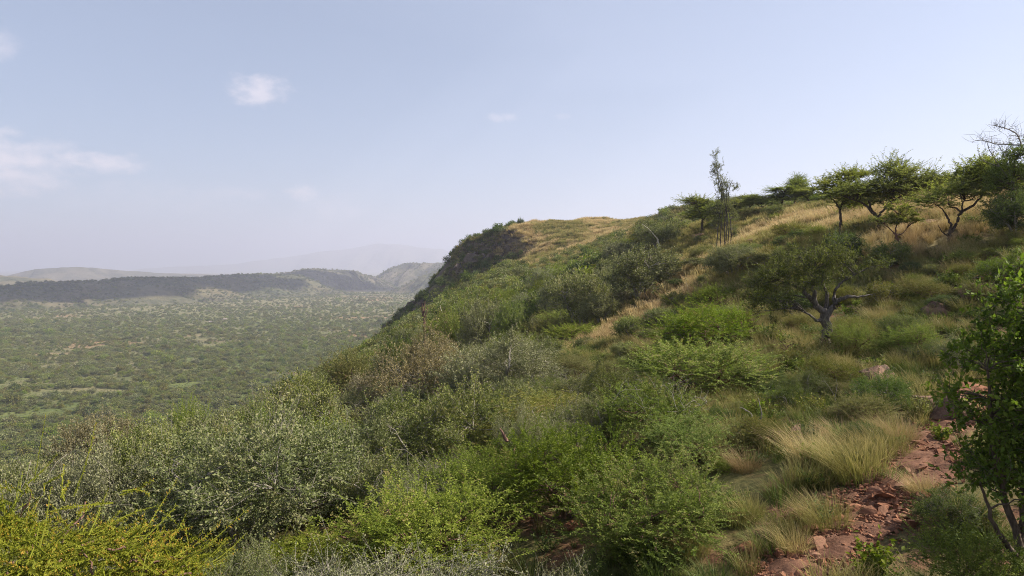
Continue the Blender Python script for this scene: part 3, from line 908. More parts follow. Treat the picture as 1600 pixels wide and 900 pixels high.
path = link('path', mesh_np('path', np.stack([XX, YY, ZZ], -1).reshape(-1, 3), grid_faces(90, 26), [M_PATH], smooth=True), kind='structure')
def on_path(x, y, grow=1.0):
    x = np.asarray(x); y = np.asarray(y)
    d = np.full(x.shape, 9.0)
    for k in range(0, 90, 3):
        d = np.minimum(d, np.hypot(x - pcx[k], y - pcy[k]) / (phw[k] * grow))
    return d < 1.0

def hull(name, seed, n=13, mat=None, flat=0.7):
    rng = np.random.default_rng(seed)
    b = bmesh.new()
    for p in unit(rng.normal(size=(n, 3))) * rng.uniform(0.8, 1.0, (n, 1)) * np.array([1, rng.uniform(0.65, 0.95), flat]):
        b.verts.new(p)
    r = bmesh.ops.convex_hull(b, input=b.verts)
    bmesh.ops.delete(b, geom=[g for g in r['geom_interior'] if isinstance(g, bmesh.types.BMVert)], context='VERTS')
    me = bpy.data.meshes.new(name); b.to_mesh(me); b.free()
    me.materials.append(mat or M_STONE)
    return me
stones = [hull('stone', 500 + k, 12 + k % 4, flat=0.5 + 0.06 * (k % 5)) for k in range(9)]
lib('pebbles', [hull('pebble', 520 + k, 9, flat=0.7) for k in range(4)])
rng = np.random.default_rng(7)
made = 0
while made < 285:
    s = rng.uniform(2, 88); k = int(s)
    e = np.clip(rng.normal(-0.15, 0.62), -1.35, 1.25)
    x = pcx[k] + pnx[k] * phw[k] * e; y = pcy[k] + pny[k] * phw[k] * e
    if rng.random() > min(1.0, 13.0 / y):
        continue
    r = min(0.22, 0.066 * math.exp(rng.normal(0.35, 0.45)))
    o = link('stone', stones[rng.integers(9)], path, (x, y, gz(x, y) + r * 0.28))
    o.scale = (r * rng.uniform(0.8, 1.3), r, r * rng.uniform(0.7, 1.1)); o.rotation_euler = (rng.normal(0, 0.35), rng.normal(0, 0.35), rng.uniform(0, 6.28))
    made += 1
n = 12000
s = rng.uniform(0, 89, n).astype(int); e = np.clip(rng.normal(-0.05, 0.6, n), -1.5, 1.5)
x = pcx[s] + pnx[s] * phw[s] * e; y = pcy[s] + pny[s] * phw[s] * e
scatter('gravel', 'pebbles', np.stack([x, y, ground_z(x, y) + 0.03], 1), rng.uniform(0, 6.28, n), 0.026 * np.exp(rng.normal(0.3, 0.45, n)), tilt=0.5, seed=8, kind='stuff')

def boulder(name, px, py, wpx, hpx, seed, label, cat='rock', mat=None, D=None, depth=0.8, sink=0.35):
    h = hit(px, py) if D is None else None
    if h is None:
        r = ray(px, py) * D; h = np.array([r[0], D, gz(r[0], D)])
    rng = np.random.default_rng(seed)
    b = bmesh.new(); bmesh.ops.create_icosphere(b, subdivisions=4, radius=1.0)
    co = np.array([v.co[:] for v in b.verts])
    for k in range(22):                                       # knock flat faces off it
        nn = unit(rng.normal(size=3)); d = rng.uniform(0.42, 0.8)
        over = np.maximum(co @ nn - d, 0)
        co = co - over[:, None] * nn * 0.92
    co *= (1 + 0.16 * fbm(co[:, 0] * 3 + seed, co[:, 1] * 3 + co[:, 2] * 2.7, seed, 5))[:, None]
    w = wpx / FPX * h[1] * 0.5; hh = hpx / FPX * h[1]
    co = co * np.array([w * 1.25, w * 1.25 * depth, hh * 0.75])
    for v, c in zip(b.verts, co):
        v.co = c
    me = bpy.data.meshes.new(name); b.to_mesh(me); b.free(); me.materials.append(mat or M_BOULDER)
    o = link(name, me, loc=(h[0], h[1], h[2] + hh * (0.5 - sink)), label=label, category=cat)
    o.rotation_euler = (0, 0, rng.uniform(-0.4, 0.4))
    return o
boulder('boulder', 1488, 652, 84, 50, 31, 'large reddish-brown boulder at the top end of the stony path', 'boulder')
boulder('boulder', 1520, 628, 70, 40, 32, 'pinkish boulder half behind the broadleaf bush above the path', 'boulder', M_STONE)
boulder('boulder', 1440, 640, 60, 34, 38, 'dark brown boulder beside the grass at the upper path edge', 'boulder')
boulder('rock', 1470, 494, 46, 28, 46, 'small reddish rock with a lit top on the grassy slope', 'rock')
boulder('rock', 1532, 466, 70, 26, 34, 'flat brown rock ledge high on the right slope', 'rock')
boulder('rock', 1555, 440, 90, 26, 35, 'long reddish rock ledge uppermost on the right slope', 'rock', M_STONE)
boulder('boulder', 1366, 598, 70, 40, 36, 'dark shaded boulder below the stout grey trunked tree', 'boulder')
boulder('rock', 1242, 695, 40, 40, 37, 'small dark red rock behind the tall dry grass', 'rock')
boulder('rock', 1240, 812, 40, 22, 39, 'brown rock at the grass edge left of the path', 'rock', M_STONE)
boulder('rock', 1165, 868, 56, 26, 40, 'brown rock in bare soil near the bottom edge', 'rock', M_STONE)
boulder('rock', 1178, 378, 24, 9, 41, 'dark low rock left of the pale dry grass on the ridge', 'rock')
boulder('rock', 1092, 372, 26, 12, 42, 'dark rock outcrop below the tall slender tree', 'rock')
boulder('rock', 1450, 352, 34, 12, 43, 'dark rock between the acacia trunks on the ridge', 'rock')
boulder('rock', 895, 828, 44, 24, 44, 'red rock under the feathery green bushes', 'rock', M_STONE)
boulder('rock', 1330, 805, 34, 22, 45, 'pale flat stone block on the left edge of the path', 'rock', M_STONE)

# ---------------------------------------------------------------- plants one can pick out
TAKEN = []
def place(key, name, x, y, rad, height, label, cat, group=None, mat=None, rot=None, base=(2.5, 2.5, 3.0), hero=True):
    bm_, fm_ = PROTO[key]
    z = gz(x, y)
    root = link(name, None, loc=(x, y, z), label=label, category=cat)
    if group:
        root['group'] = group
    root.rotation_euler[2] = (x * 7.3 + y * 3.1) % 6.28 if rot is None else rot
    root.scale = (rad / base[0], rad / base[1], height / base[2])
    a = link('trunk' if 'tree' in name else 'branches', bm_, root)
    if fm_ is not None:
        b = link('crown' if 'tree' in name else 'foliage', fm_, root)
        if mat is not None:
            b.material_slots[0].link = 'OBJECT'; b.material_slots[0].material = mat
    TAKEN.append((x, y, rad))
    return root

def bush(key, px, D, wpx, top, label, name='shrub', cat='shrub', mat=None, group=None):
    r = ray(px, top) * D
    g = gz(r[0], D)
    rad = wpx / FPX * D * 0.5
    return place(key, name, r[0], D, rad, max(0.6, r[2] - g) / 0.96, label, cat, group, mat)

bush('yellow', 150, 12.5, 400, 748, 'large yellow acacia bush with long shoots in the bottom corner', 'acacia_bush', 'bush')
bush('yellow', -20, 15.5, 190, 712, 'yellow-green acacia bush cut off by the picture edge above the large yellow one', 'acacia_bush', 'bush')
bush('thorn0', 600, 10.3, 480, 826, 'wide silvery grey thorn bush at the bottom edge of the picture', 'thorn_bush', 'bush')
bush('thorn1', 850, 10.8, 270, 862, 'low grey-brown thorn bush at the bottom edge beside bare soil', 'thorn_bush', 'bush')
bush('acacia0', 655, 14.6, 330, 738, 'bright green feathery acacia bush just behind the grey thorn bush', 'acacia_bush', 'bush')
bush('grey0', 395, 19, 400, 660, 'biggest dark grey-green shrub, next to the yellow acacia bush')
bush('grey1', 235, 21.5, 260, 672, 'grey-green shrub directly behind the large yellow acacia bush')
bush('grey2', 545, 23, 260, 645, 'grey-green shrub between the biggest dark shrub and the tall one')
bush('grey0', 690, 25, 270, 608, 'tall grey-green shrub above the bright feathery acacia bush')
bush('acacia1', 885, 17, 260, 655, 'deep green feathery acacia bush in the middle of the lower thicket', 'acacia_bush', 'bush', L_LIME)
bush('acacia2', 1010, 14, 290, 712, 'pale green feathery acacia bush with arching sprays near the bottom', 'acacia_bush', 'bush')
bush('acacia0', 770, 18.5, 210, 695, 'green feathery bush between the bright acacia and the cut log', 'acacia_bush', 'bush')
bush('acacia1', 860, 25, 290, 612, 'yellowish olive acacia with bleached dead branches in its crown', 'acacia_bush', 'bush', L_OLIV)
bush('acacia2', 1095, 27, 260, 520, 'wide spreading green acacia bush below the dry grass strip', 'acacia_bush', 'bush')
bush('acacia0', 1085, 18.5, 180, 648, 'small pale acacia bush with upright spiky shoots', 'acacia_bush', 'bush')
bush('acacia1', 1100, 37, 180, 468, 'fresh green bush left of the stout trunked tree', 'acacia_bush', 'bush')
bush('grey1', 965, 27, 180, 622, 'dark shaded shrub beneath the spreading acacia bush', mat=L_DARK)
bush('grey2', 785, 40, 230, 522, 'silvery blue-green shrub in the middle of the slope', mat=L_SILV)
bush('grey0', 670, 44, 190, 535, 'brownish half-bare shrub in the upper thicket', mat=L_DEAD)
bush('midacacia0', 715, 92, 120, 455, 'yellow-green acacia standing below the dark cliff', 'acacia_bush', 'bush', L_ACAC)
bush('mid0', 800, 74, 72, 470, 'vivid fresh green shrub in the upper thicket', mat=L_LIME)
bush('mid1', 905, 76, 125, 422, 'round dull green shrub beside the dry grass strip')
bush('mid2', 1003, 70, 130, 388, 'large dark blue-green shrub above the dry grass strip', mat=L_SILV)
bush('mid0', 760, 84, 100, 470, 'dark grey-green shrub left of the vivid green one', mat=L_SILV)
bush('midacacia1', 550, 72, 110, 535, 'yellowish acacia on the edge of the slope above the valley', 'acacia_bush', 'bush', L_OLIV)
bush('midacacia0', 622, 60, 100, 508, 'flat dark green acacia on the slope edge below the cliff', 'acacia_bush', 'bush', L_DARK)
bush('mid2', 480, 62, 120, 590, 'dark rounded shrub on the slope edge left of the yellowish acacia', mat=L_GREY)
bush('midacacia1', 300, 50, 70, 612, 'small yellow-green bush on the slope edge against the valley', 'acacia_bush', 'bush', L_ACAC)
bush('grey1', 160, 34, 170, 655, 'straw-coloured half-dry shrub above the yellow acacia bushes', mat=L_DEAD)
bush('acacia2', 420, 30, 150, 632, 'bright yellow-green acacia bush behind the biggest dark shrub', 'acacia_bush', 'bush', L_ACAC)
bush('grey1', 1145, 58, 110, 385, 'tall grey-green shrub with bare stems left of the stout trunked tree', mat=L_SILV)
bush('acacia0', 1190, 27, 110, 590, 'low dark acacia bush beneath the stout trunked tree', 'acacia_bush', 'bush', L_DARK)
bush('mid1', 1100, 68, 75, 402, 'dull green shrub between the slender tree and the dry grass strip')
bush('midacacia0', 1062, 82, 70, 398, 'olive acacia just left of the slender tree foot', 'acacia_bush', 'bush', L_OLIV)
bush('mid2', 1195, 55, 80, 395, 'olive shrub behind the crown of the stout trunked tree', mat=L_OLIV)
bush('midacacia1', 1160, 62, 90, 405, 'feathery green acacia below the pale dry grass of the ridge', 'acacia_bush', 'bush')
bush('mid0', 1062, 66, 50, 448, 'small dark shrub in the middle of the dry grass strip', mat=L_DARK)
bush('midacacia0', 1120, 50, 90, 440, 'low pale acacia right of the dry grass strip', 'acacia_bush', 'bush')
bush('mid1', 1430, 52, 60, 352, 'dark low shrub behind the slim tree on the ridge', mat=L_DARK)
bush('mid0', 1320, 46, 80, 362, 'dark shrub in the shade left of the acacia trunks', mat=L_DARK)
bush('midacacia1', 1238, 66, 70, 345, 'small brownish acacia bush standing in the pale dry grass', 'acacia_bush', 'bush', L_OLIV)
bush('grey2', 1570, 33, 90, 395, 'fresh green low shrub on the slope right of the rock ledges', mat=L_LIME)
bush('grey1', 1590, 40, 120, 300, 'dark green shrub at the picture edge under the bare branches', mat=L_DARK)
bush('mid0', 1380, 36, 70, 440, 'low olive shrub on the grass right of the stout trunked tree', mat=L_OLIV)
bush('grey1', 1490, 12.5, 150, 780, 'dark green leafy shrub right of the path', 'shrub', 'shrub', L_DARK)
bush('acacia2', 1560, 9.5, 260, 830, 'pale green leafy shrub in the bottom right corner', 'shrub', 'shrub', L_LIME)

bush('mid0', 813, 340, 13, 341, 'lone little tree on the rim where the cliff drops away', 'small_tree', 'tree', L_DARK)

# the stout grey-trunked tree
def tree_at(name, px, py, D, key, label, cat, mat=None):
    r = ray(px, py) * D
    return place(key, name, r[0], D, 1.0, 1.0, label, cat, mat=mat, rot=0.0, base=(1, 1, 1))
PROTO['stout'] = plant('stout', 601, [
    [(0, 0, -0.4, 0.24), (0.02, 0, 0.7, 0.19), (-0.02, 0, 1.55, 0.20)],
    [(-0.02, 0, 1.5, 0.15), (-0.45, 0.1, 1.9, 0.12), (-0.75, 0.1, 2.35, 0.09), (-1.2, 0.2, 2.7, 0.05), (-1.9, 0.2, 2.9, 0.02)],
    [(-0.4, 0.0, 1.9, 0.10), (-0.62, -0.2, 2.6, 0.08), (-0.7, -0.2, 3.25, 0.055)],
    [(0.0, 0.0, 1.5, 0.12), (0.05, 0.1, 2.2, 0.08), (-0.05, 0.2, 3.0, 0.05), (0.0, 0.3, 3.8, 0.025)],
    [(0.02, 0.0, 1.5, 0.14), (0.35, -0.05, 1.95, 0.11), (0.75, -0.1, 2.25, 0.08), (1.25, -0.1, 2.25, 0.05), (1.9, 0.0, 2.35, 0.02)],
    [(0.35, 0.0, 1.9, 0.08), (0.5, 0.3, 2.5, 0.06), (0.9, 0.4, 2.9, 0.04), (1.6, 0.3, 3.3, 0.02)],
    [(-0.1, 0.1, 1.4, 0.08), (-0.5, -0.3, 1.3, 0.06), (-1.1, -0.5, 1.7, 0.03)]],
    [(-1.7, 0.0, 2.4, 1.1, 1.0, 1.0), (-2.3, 0.2, 1.8, 0.7, 0.7, 0.7), (-2.7, 0.1, 2.7, 0.6, 0.7, 0.7), (-1.0, 0.1, 3.4, 1.2, 1.0, 0.6), (0.0, 0.2, 3.9, 1.1, 1.0, 0.45), (-2.0, 0, 3.3, 0.7, 0.8, 0.5),
     (0.9, 0.1, 3.6, 0.7, 0.7, 0.35), (1.7, 0.1, 3.35, 0.75, 0.6, 0.28), (-0.6, -0.3, 2.9, 0.6, 0.6, 0.4)],
    L_STOUT, W_STOUT, ncl=92, crad=0.46, ntw=13, nleaf=22, L=0.08, W=0.036, gap=0.15, up=0.2, outw=0.4, spread=1.0, limb_r=0.02, twig_r=0.005, sides=9)
tree_at('tree', 1290, 552, 30, 'stout', 'stout grey-trunked tree with dark green leaves on the middle slope', 'tree')

ACK = dict(green=True, style='feather', L=0.105, W=0.050, up=0.04, outw=0.42, spread=0.8, zf=0.20, twig_r=0.009, limb_r=0.018, scrag=0.4, sides=8)
PROTO['acacia_tree_a'] = plant('acacia_tree', 611, [
    [(0, 0, -0.4, 0.17), (-0.1, 0, 0.5, 0.13), (-0.5, 0, 1.15, 0.12)],
    [(-0.5, 0, 1.1, 0.09), (-1.1, 0.1, 1.75, 0.075), (-2.0, 0.1, 2.1, 0.05), (-2.8, 0.1, 2.4, 0.02)],
    [(-0.5, 0, 1.1, 0.08), (-0.7, 0.2, 2.0, 0.06), (-0.3, 0.3, 2.9, 0.03)],
    [(-0.2, 0, 0.7, 0.09), (0.3, 0.0, 1.4, 0.07), (1.2, 0.0, 2.1, 0.05), (2.4, 0.1, 2.8, 0.02)],
    [(0.3, 0, 1.4, 0.06), (0.6, -0.4, 2.3, 0.04), (1.2, -0.2, 3.4, 0.02)]],
    [(-1.9, 0, 2.55, 1.2, 1.5, 0.42), (-0.4, 0.2, 2.75, 1.5, 1.7, 0.5), (1.2, 0.1, 2.9, 1.5, 1.6, 0.55), (2.9, 0, 2.9, 1.4, 1.3, 0.45), (0.9, 0.2, 3.75, 1.3, 1.2, 0.5),
     (2.2, 0.2, 3.6, 1.4, 1.2, 0.45), (3.6, 0, 3.45, 1.1, 1.0, 0.35), (1.2, 0.3, 4.35, 0.8, 0.8, 0.35), (0.2, 0.5, 2.1, 1.4, 1.3, 0.4)],
    L_TREE, W_DARK, ncl=250, crad=0.85, ntw=9, nleaf=28, **ACK)
tree_at('acacia_tree', 1375, 348, 51, 'acacia_tree_a', 'largest flat-topped acacia tree on the ridge, wide dark crown', 'tree')
PROTO['acacia_tree_b'] = plant('acacia_tree', 612, [
    [(0, 0, -0.4, 0.12), (0.05, 0, 1.0, 0.10), (0.0, 0, 1.9, 0.09)],
    [(0, 0, 1.8, 0.07), (-0.5, 0.1, 2.5, 0.05), (-1.1, 0.1, 3.0, 0.02)], [(0, 0, 1.8, 0.07), (0.4, 0.1, 2.7, 0.05), (0.8, 0.1, 3.7, 0.02)]],
    [(0.6, 0, 4.05, 1.3, 1.2, 0.38), (-0.6, 0, 3.5, 1.1, 1.1, 0.42), (0.2, 0.2, 2.9, 1.3, 1.2, 0.40), (0.5, 0, 2.2, 1.1, 1.0, 0.35), (1.5, 0.1, 4.3, 0.8, 0.7, 0.25)],
    L_TREE, W_DARK, ncl=110, crad=0.75, ntw=9, nleaf=28, **ACK)
tree_at('acacia_tree', 1312, 360, 54, 'acacia_tree_b', 'slim straight-trunked acacia tree just left of the largest one', 'tree')
PROTO['acacia_tree_c'] = plant('acacia_tree', 613, [
    [(0, 0, -0.4, 0.14), (0.02, 0, 0.3, 0.12), (0.03, 0, 0.65, 0.12)],
    [(0.03, 0, 0.6, 0.09), (0.08, 0, 1.1, 0.075), (-0.15, 0, 1.6, 0.06), (-0.4, 0, 2.0, 0.035), (-0.9, 0.1, 2.4, 0.015)],
    [(0.03, 0, 0.6, 0.10), (0.42, 0, 1.15, 0.085), (0.66, 0, 1.85, 0.08), (1.3, 0, 2.25, 0.07), (1.8, 0, 2.75, 0.045), (2.3, 0.1, 3.5, 0.02)],
    [(0.66, 0, 1.85, 0.06), (0.4, 0, 2.1, 0.05), (0.0, 0, 2.2, 0.03)], [(0.7, 0, 1.95, 0.05), (0.9, 0.1, 2.5, 0.04), (1.5, 0.1, 2.6, 0.03)],
    [(-0.05, 0, 0.45, 0.04), (-0.4, 0, 0.7, 0.03), (-0.65, 0, 1.1, 0.015)]],
    [(-0.9, 0, 2.45, 0.95, 0.9, 0.5), (0.5, 0, 2.95, 1.0, 0.9, 0.35), (1.7, 0, 3.1, 1.1, 1.0, 0.4), (1.9, 0.1, 4.2, 1.1, 1.0, 0.65), (2.8, 0, 3.5, 1.0, 0.9, 0.6), (0.9, 0.2, 4.0, 0.6, 0.6, 0.5), (2.7, 0, 4.4, 0.8, 0.8, 0.5)],
    L_TREE, W_DARK, ncl=130, crad=0.7, ntw=9, nleaf=28, **ACK)
tree_at('acacia_tree', 1483, 378, 43, 'acacia_tree_c', 'acacia tree with a forked bare dark trunk on the right of the ridge', 'tree')
PROTO['acacia_tree_d'] = plant('acacia_tree', 614, [
    [(0, 0, -0.3, 0.07), (-0.25, 0, 0.4, 0.06), (-0.48, 0, 0.8, 0.06), (-0.48, 0, 1.4, 0.04), (-0.3, 0, 2.0, 0.02)],
    [(-0.48, 0, 0.8, 0.04), (-0.8, 0, 1.15, 0.03), (-1.2, 0, 1.5, 0.015)], [(-0.48, 0, 0.8, 0.04), (-0.1, 0, 0.95, 0.03), (0.15, 0, 1.2, 0.02)]],
    [(-0.9, 0, 1.7, 0.8, 0.7, 0.35), (0.1, 0, 1.9, 0.8, 0.7, 0.35), (-0.3, 0, 2.5, 0.7, 0.6, 0.3)],
    L_TREE, W_RED, ncl=40, crad=0.4, ntw=11, nleaf=16, **ACK)
tree_at('acacia_tree', 1412, 381, 45, 'acacia_tree_d', 'small crooked reddish-stemmed acacia in front of the larger trees', 'tree')

# leafy tree at the picture's edge with bare branches above it
root = tree_at('tree', 1578, 352, 41, 'acacia_tree_d', 'dark leafy tree at the right edge with bare branches reaching over its crown', 'tree')
for ch in list(root.children):
    bpy.data.objects.remove(ch)
st = [[(0, 0, -0.4, 0.13), (0.2, 0, 1.5, 0.11), (0.1, 0, 3.0, 0.08), (0.2, 0, 4.2, 0.05)]]
bm_, fm_ = plant('edge_tree', 621, st, [(0.2, 0, 4.0, 1.0, 0.9, 0.7), (0.9, 0, 3.0, 1.2, 1.0, 0.8), (-0.4, 0, 2.9, 1.0, 0.9, 0.8), (0.4, 0.2, 1.8, 1.2, 1.0, 0.7), (1.0, 0, 4.6, 0.7, 0.7, 0.4)],
                 L_STOUT, W_DARK, ncl=110, crad=0.45, ntw=13, nleaf=20, L=0.085, W=0.045)
link('trunk', bm_, root); link('crown', fm_, root)
bs = [[(0.2, 0, 4.1, 0.05), (0.6, 0, 4.9, 0.045), (-0.1, 0, 5.05, 0.04), (-0.9, 0, 5.1, 0.03), (-1.7, 0, 5.3, 0.02), (-2.2, 0, 5.2, 0.01)], [(0.6, 0, 4.9, 0.04), (0.3, 0, 5.6, 0.035), (-0.5, 0, 6.0, 0.025), (-1.3, 0, 6.15, 0.01)],
      [(-0.4, 0, 5.9, 0.025), (-0.35, 0, 6.4, 0.012)], [(0.1, 0, 2.9, 0.04), (-0.6, 0, 3.8, 0.03), (-1.2, 0, 4.7, 0.02), (-1.4, 0, 5.3, 0.01)], [(0.1, 0, 3.0, 0.035), (-0.3, 0, 4.2, 0.025), (-0.7, 0, 5.0, 0.015)],
      [(-0.6, 0, 3.8, 0.03), (-1.6, 0, 4.2, 0.02), (-1.9, 0, 4.9, 0.01)]]
bm_, fm_ = plant('bare', 622, bs, [(-1.4, 0, 5.2, 0.8, 0.4, 0.25), (-0.4, 0, 5.6, 0.8, 0.4, 0.5), (-0.9, 0, 4.6, 0.7, 0.4, 0.4), (0.2, 0, 5.3, 0.7, 0.4, 0.4), (-0.7, 0, 6.1, 0.6, 0.3, 0.2)],
                 L_DEAD, W_GREY, ncl=34, crad=0.5, ntw=5, nleaf=1, bare=1.0, twig_r=0.009, limb_r=0.02, spread=0.8)
link('bare_branches', bm_, root); link('bare_twigs', fm_, root)

# tall slender many-stemmed tree on the skyline
sl = [[(x0, 0.1 * k, -0.3, 0.055), (x0 * 0.8, 0, 2.5, 0.045), (x0 * 0.45 + 0.05, 0.05 * k, 4.8, 0.04), (xt * 0.6, 0, 6.8, 0.035), (xt, 0, zt, 0.012)] for k, (x0, xt, zt) in
      enumerate([(-0.75, -0.7, 7.2), (-0.35, -0.95, 9.6), (0.1, -0.75, 8.6), (0.5, 0.3, 7.0), (0.85, 1.1, 6.2), (0.3, -0.5, 7.8)])]
PROTO['slender'] = plant('slender', 631, sl, [(-0.95, 0, 9.4, 0.25, 0.3, 0.55), (-0.8, 0, 8.4, 0.4, 0.4, 0.6), (-0.75, 0, 7.6, 0.35, 0.4, 0.5), (-0.5, 0, 6.9, 0.55, 0.5, 0.6), (0.0, 0, 6.0, 0.75, 0.6, 0.6), (1.0, 0, 6.2, 0.45, 0.4, 0.3),
                                              (-1.1, 0, 7.6, 0.3, 0.3, 0.2), (0.0, 0, 5.0, 0.7, 0.6, 0.5), (-0.6, 0.5, 4.0, 0.8, 0.7, 0.7), (0.8, 0.6, 3.6, 0.7, 0.7, 0.9), (0.3, 0.2, 4.2, 0.6, 0.5, 0.5), (-0.7, 0.3, 2.4, 0.5, 0.5, 0.8), (0.9, 0.4, 1.8, 0.5, 0.5, 0.9)],
                         L_SILV, W_STOUT, ncl=135, crad=0.42, ntw=8, nleaf=13, L=0.10, W=0.045, up=0.8, outw=0.3, spread=0.6, twig_r=0.010, limb_r=0.02, sides=6)
tree_at('slender_tree', 1131, 388, 74, 'slender', 'tall slender many-stemmed tree rising above the skyline', 'tree')

# broad-leaved bush hanging in from the right
PROTO['broad'] = plant('broad', 641, [[(0, 0, -0.3, 0.07), (0.1, 0, 1.2, 0.055), (0.2, 0, 2.6, 0.04), (0.3, 0, 3.7, 0.02)], [(0.05, 0, 0.8, 0.05), (-0.3, 0, 2.0, 0.035), (-0.5, -0.1, 3.1, 0.015)],
                                      [(0.1, 0, 1.0, 0.05), (0.8, 0.1, 2.0, 0.03), (1.2, 0.1, 3.0, 0.015)], [(0.1, 0, 0.5, 0.05), (-0.4, -0.2, 1.1, 0.03), (-0.7, -0.3, 1.7, 0.015)]],
                       [(0.10, 0, 3.85, 0.45, 0.5, 0.45), (-0.45, -0.1, 3.25, 0.38, 0.45, 0.2), (0.3, 0.1, 3.1, 0.6, 0.7, 0.5), (0.15, 0, 2.4, 0.7, 0.7, 0.55), (0.35, 0.1, 1.6, 0.8, 0.8, 0.55),
                        (1.1, 0, 3.0, 0.8, 0.8, 0.8), (-0.7, 0, 2.75, 0.25, 0.3, 0.10), (-0.3, -0.1, 1.9, 0.35, 0.4, 0.25)],
                       L_BROAD, W_DARK, ncl=230, crad=0.28, ntw=9, nleaf=10, style='broad', L=0.085, W=0.05, up=0.3, outw=0.7, spread=0.8, twig_r=0.004, limb_r=0.012)
r = ray(1590, 700) * 10.0
place('broad', 'broadleaf_bush', r[0], 10.0, 1.0, (ray(1580, 425)[2] * 10 - gz(r[0], 10.0)) / 4.35, 'broad-leaved dark green bush with sunlit top leaves at the right edge', 'bush', rot=0.0, base=(1, 1, 1))

# dead wood
def dead(name, pts, label, cat='branch', wood=None, D=None, r=0.03, lift=0.0, extra=()):
    """pts: pixel polyline from the foot upward, standing at the foot's depth"""
    if D is None:
        D = hit(*pts[0])[1]
    w = [ray(px, py) * D for px, py in pts]
    foot = w[0].copy(); foot[2] = min(foot[2], gz(foot[0], D)) if not lift else foot[2]
    rng = np.random.default_rng(int(pts[0][0]))
    def line(ws, r0, deep):
        return [tuple(p - foot + np.array([0, deep * k, 0])) + (max(0.25, 1 - 0.8 * k / (len(ws) - 1)) * r0,) for k, p in enumerate(ws)]
    stems = [line(w, r, 0.05)]
    for e in extra:
        stems.append(line([ray(px, py) * D for px, py in e], r * 0.6, -0.04))
    if not lift:
        stems[0].insert(0, (stems[0][0][0], 0, -0.3, r))
    bm_, _ = plant(name, 1, stems, None, None, wood or W_PALE, sides=6)
    return link(name, bm_, loc=tuple(foot), label=label, category=cat)
dead('dead_tree', [(1032, 391), (1029, 378), (1023, 368), (1014, 358), (1004, 350)], 'bleached white dead stem arching over the upper slope', 'dead tree', r=0.14, D=105)
dead('dead_stick', [(1180, 680), (1177, 653), (1166, 641), (1158, 638)], 'crooked bare stick bent towards the acacia bush', 'stick', W_GREY, r=0.035)
dead('dead_stick', [(1189, 680), (1191, 652), (1187, 623)], 'straight bare upright stick beside the crooked one', 'stick', W_GREY, r=0.03)
dead('dead_branch', [(842, 676), (840, 655), (846, 652), (858, 656)], 'bleached hooked branch sticking out of the olive acacia', 'branch', D=22.2, r=0.02, lift=1, extra=[[(840, 655), (832, 640), (850, 632)]])
dead('dead_branch', [(792, 690), (786, 678), (781, 670)], 'short cut log end among the green bushes', 'log', D=17.2, lift=1, r=0.05, wood=W_RED)
dead('dead_branch', [(1327, 604), (1324, 580), (1305, 569), (1290, 566)], 'thin pale bent branch below the stout trunked tree', 'branch', W_GREY, r=0.014)
dead('dead_branch', [(1311, 648), (1305, 620), (1287, 590)], 'thin forked grey branch above the tall dry grass', 'branch', W_GREY, r=0.012, extra=[[(1305, 620), (1307, 600), (1303, 585)]])
dead('dead_branch', [(1500, 540), (1470, 558), (1446, 569), (1415, 588)], 'grey fallen branch lying beside the broadleaf bush', 'branch', W_DARK, r=0.05, lift=1, D=27, extra=[[(1470, 558), (1440, 556), (1425, 560)]])
dead('dead_tree', [(1229, 566), (1228, 548), (1234, 540), (1244, 536)], 'small dead bush of bare twigs left of the stout trunk', 'dead bush', W_RED, r=0.04, extra=[[(1228, 548), (1218, 543), (1208, 548)], [(1230, 545), (1222, 536), (1216, 530)]])
dead('dead_stick', [(1076, 462), (1075, 450), (1072, 440)], 'short bare stick in the dry grass strip', 'stick', r=0.03)
dead('dead_stick', [(978, 532), (974, 515), (970, 508)], 'dark bare sapling in the dry grass strip', 'stick', W_DARK, r=0.05, extra=[[(975, 520), (985, 512), (995, 510)]])
dead('dead_tree', [(663, 508), (662, 490), (664, 470)], 'thin pinkish-brown dead tree on the edge of the slope', 'dead tree', W_RED, D=100, r=0.2, extra=[[(663, 500), (659, 486), (658, 478)], [(663, 498), (667, 486), (668, 479)], [(662, 492), (660, 480), (661, 473)]])
dead('dead_branch', [(690, 486), (688, 478), (694, 474)], 'small bleached branch in the yellow-green acacia below the cliff', 'branch', D=90, r=0.05, lift=1)

# small trees along the skyline
SKY = [(1098, 105, 60, 312, 'acacia_tree_b', 'low flat acacia left of the tall slender tree'), (1150, 108, 46, 315, 'acacia_tree_c', 'small tree just right of the tall slender tree'),
       (1172, 112, 40, 308, 'acacia_tree_b', 'narrow tree second right of the tall slender tree'), (1198, 104, 50, 303, 'acacia_tree_c', 'round dark tree in the middle of the skyline row'),
       (1222, 106, 60, 296, 'acacia_tree_b', 'grey-green tree in the middle of the skyline row'), (1243, 110, 66, 276, 'acacia_tree_a', 'tallest feathery acacia of the skyline row'),
       (1262, 104, 46, 294, 'acacia_tree_b', 'small umbrella acacia at the right end of the skyline row'), (1128, 100, 60, 322, 'acacia_tree_c', 'dark bushy tree behind the tall slender tree'),
       (1272, 112, 40, 306, 'acacia_tree_b', 'thin grey sapling beside the umbrella acacia on the skyline')]
HH = {'acacia_tree_a': (3.6, 4.8), 'acacia_tree_b': (1.7, 4.5), 'acacia_tree_c': (2.2, 5.0)}
for (px, D, w, top, key, lab) in SKY:
    r_ = ray(px, top) * D
    rad, h0 = HH[key]
    place(key, 'small_tree', r_[0], D, w / FPX * D * 0.5, max(2.0, r_[2] - gz(r_[0], D)), lab, 'tree', base=(rad, rad, h0))

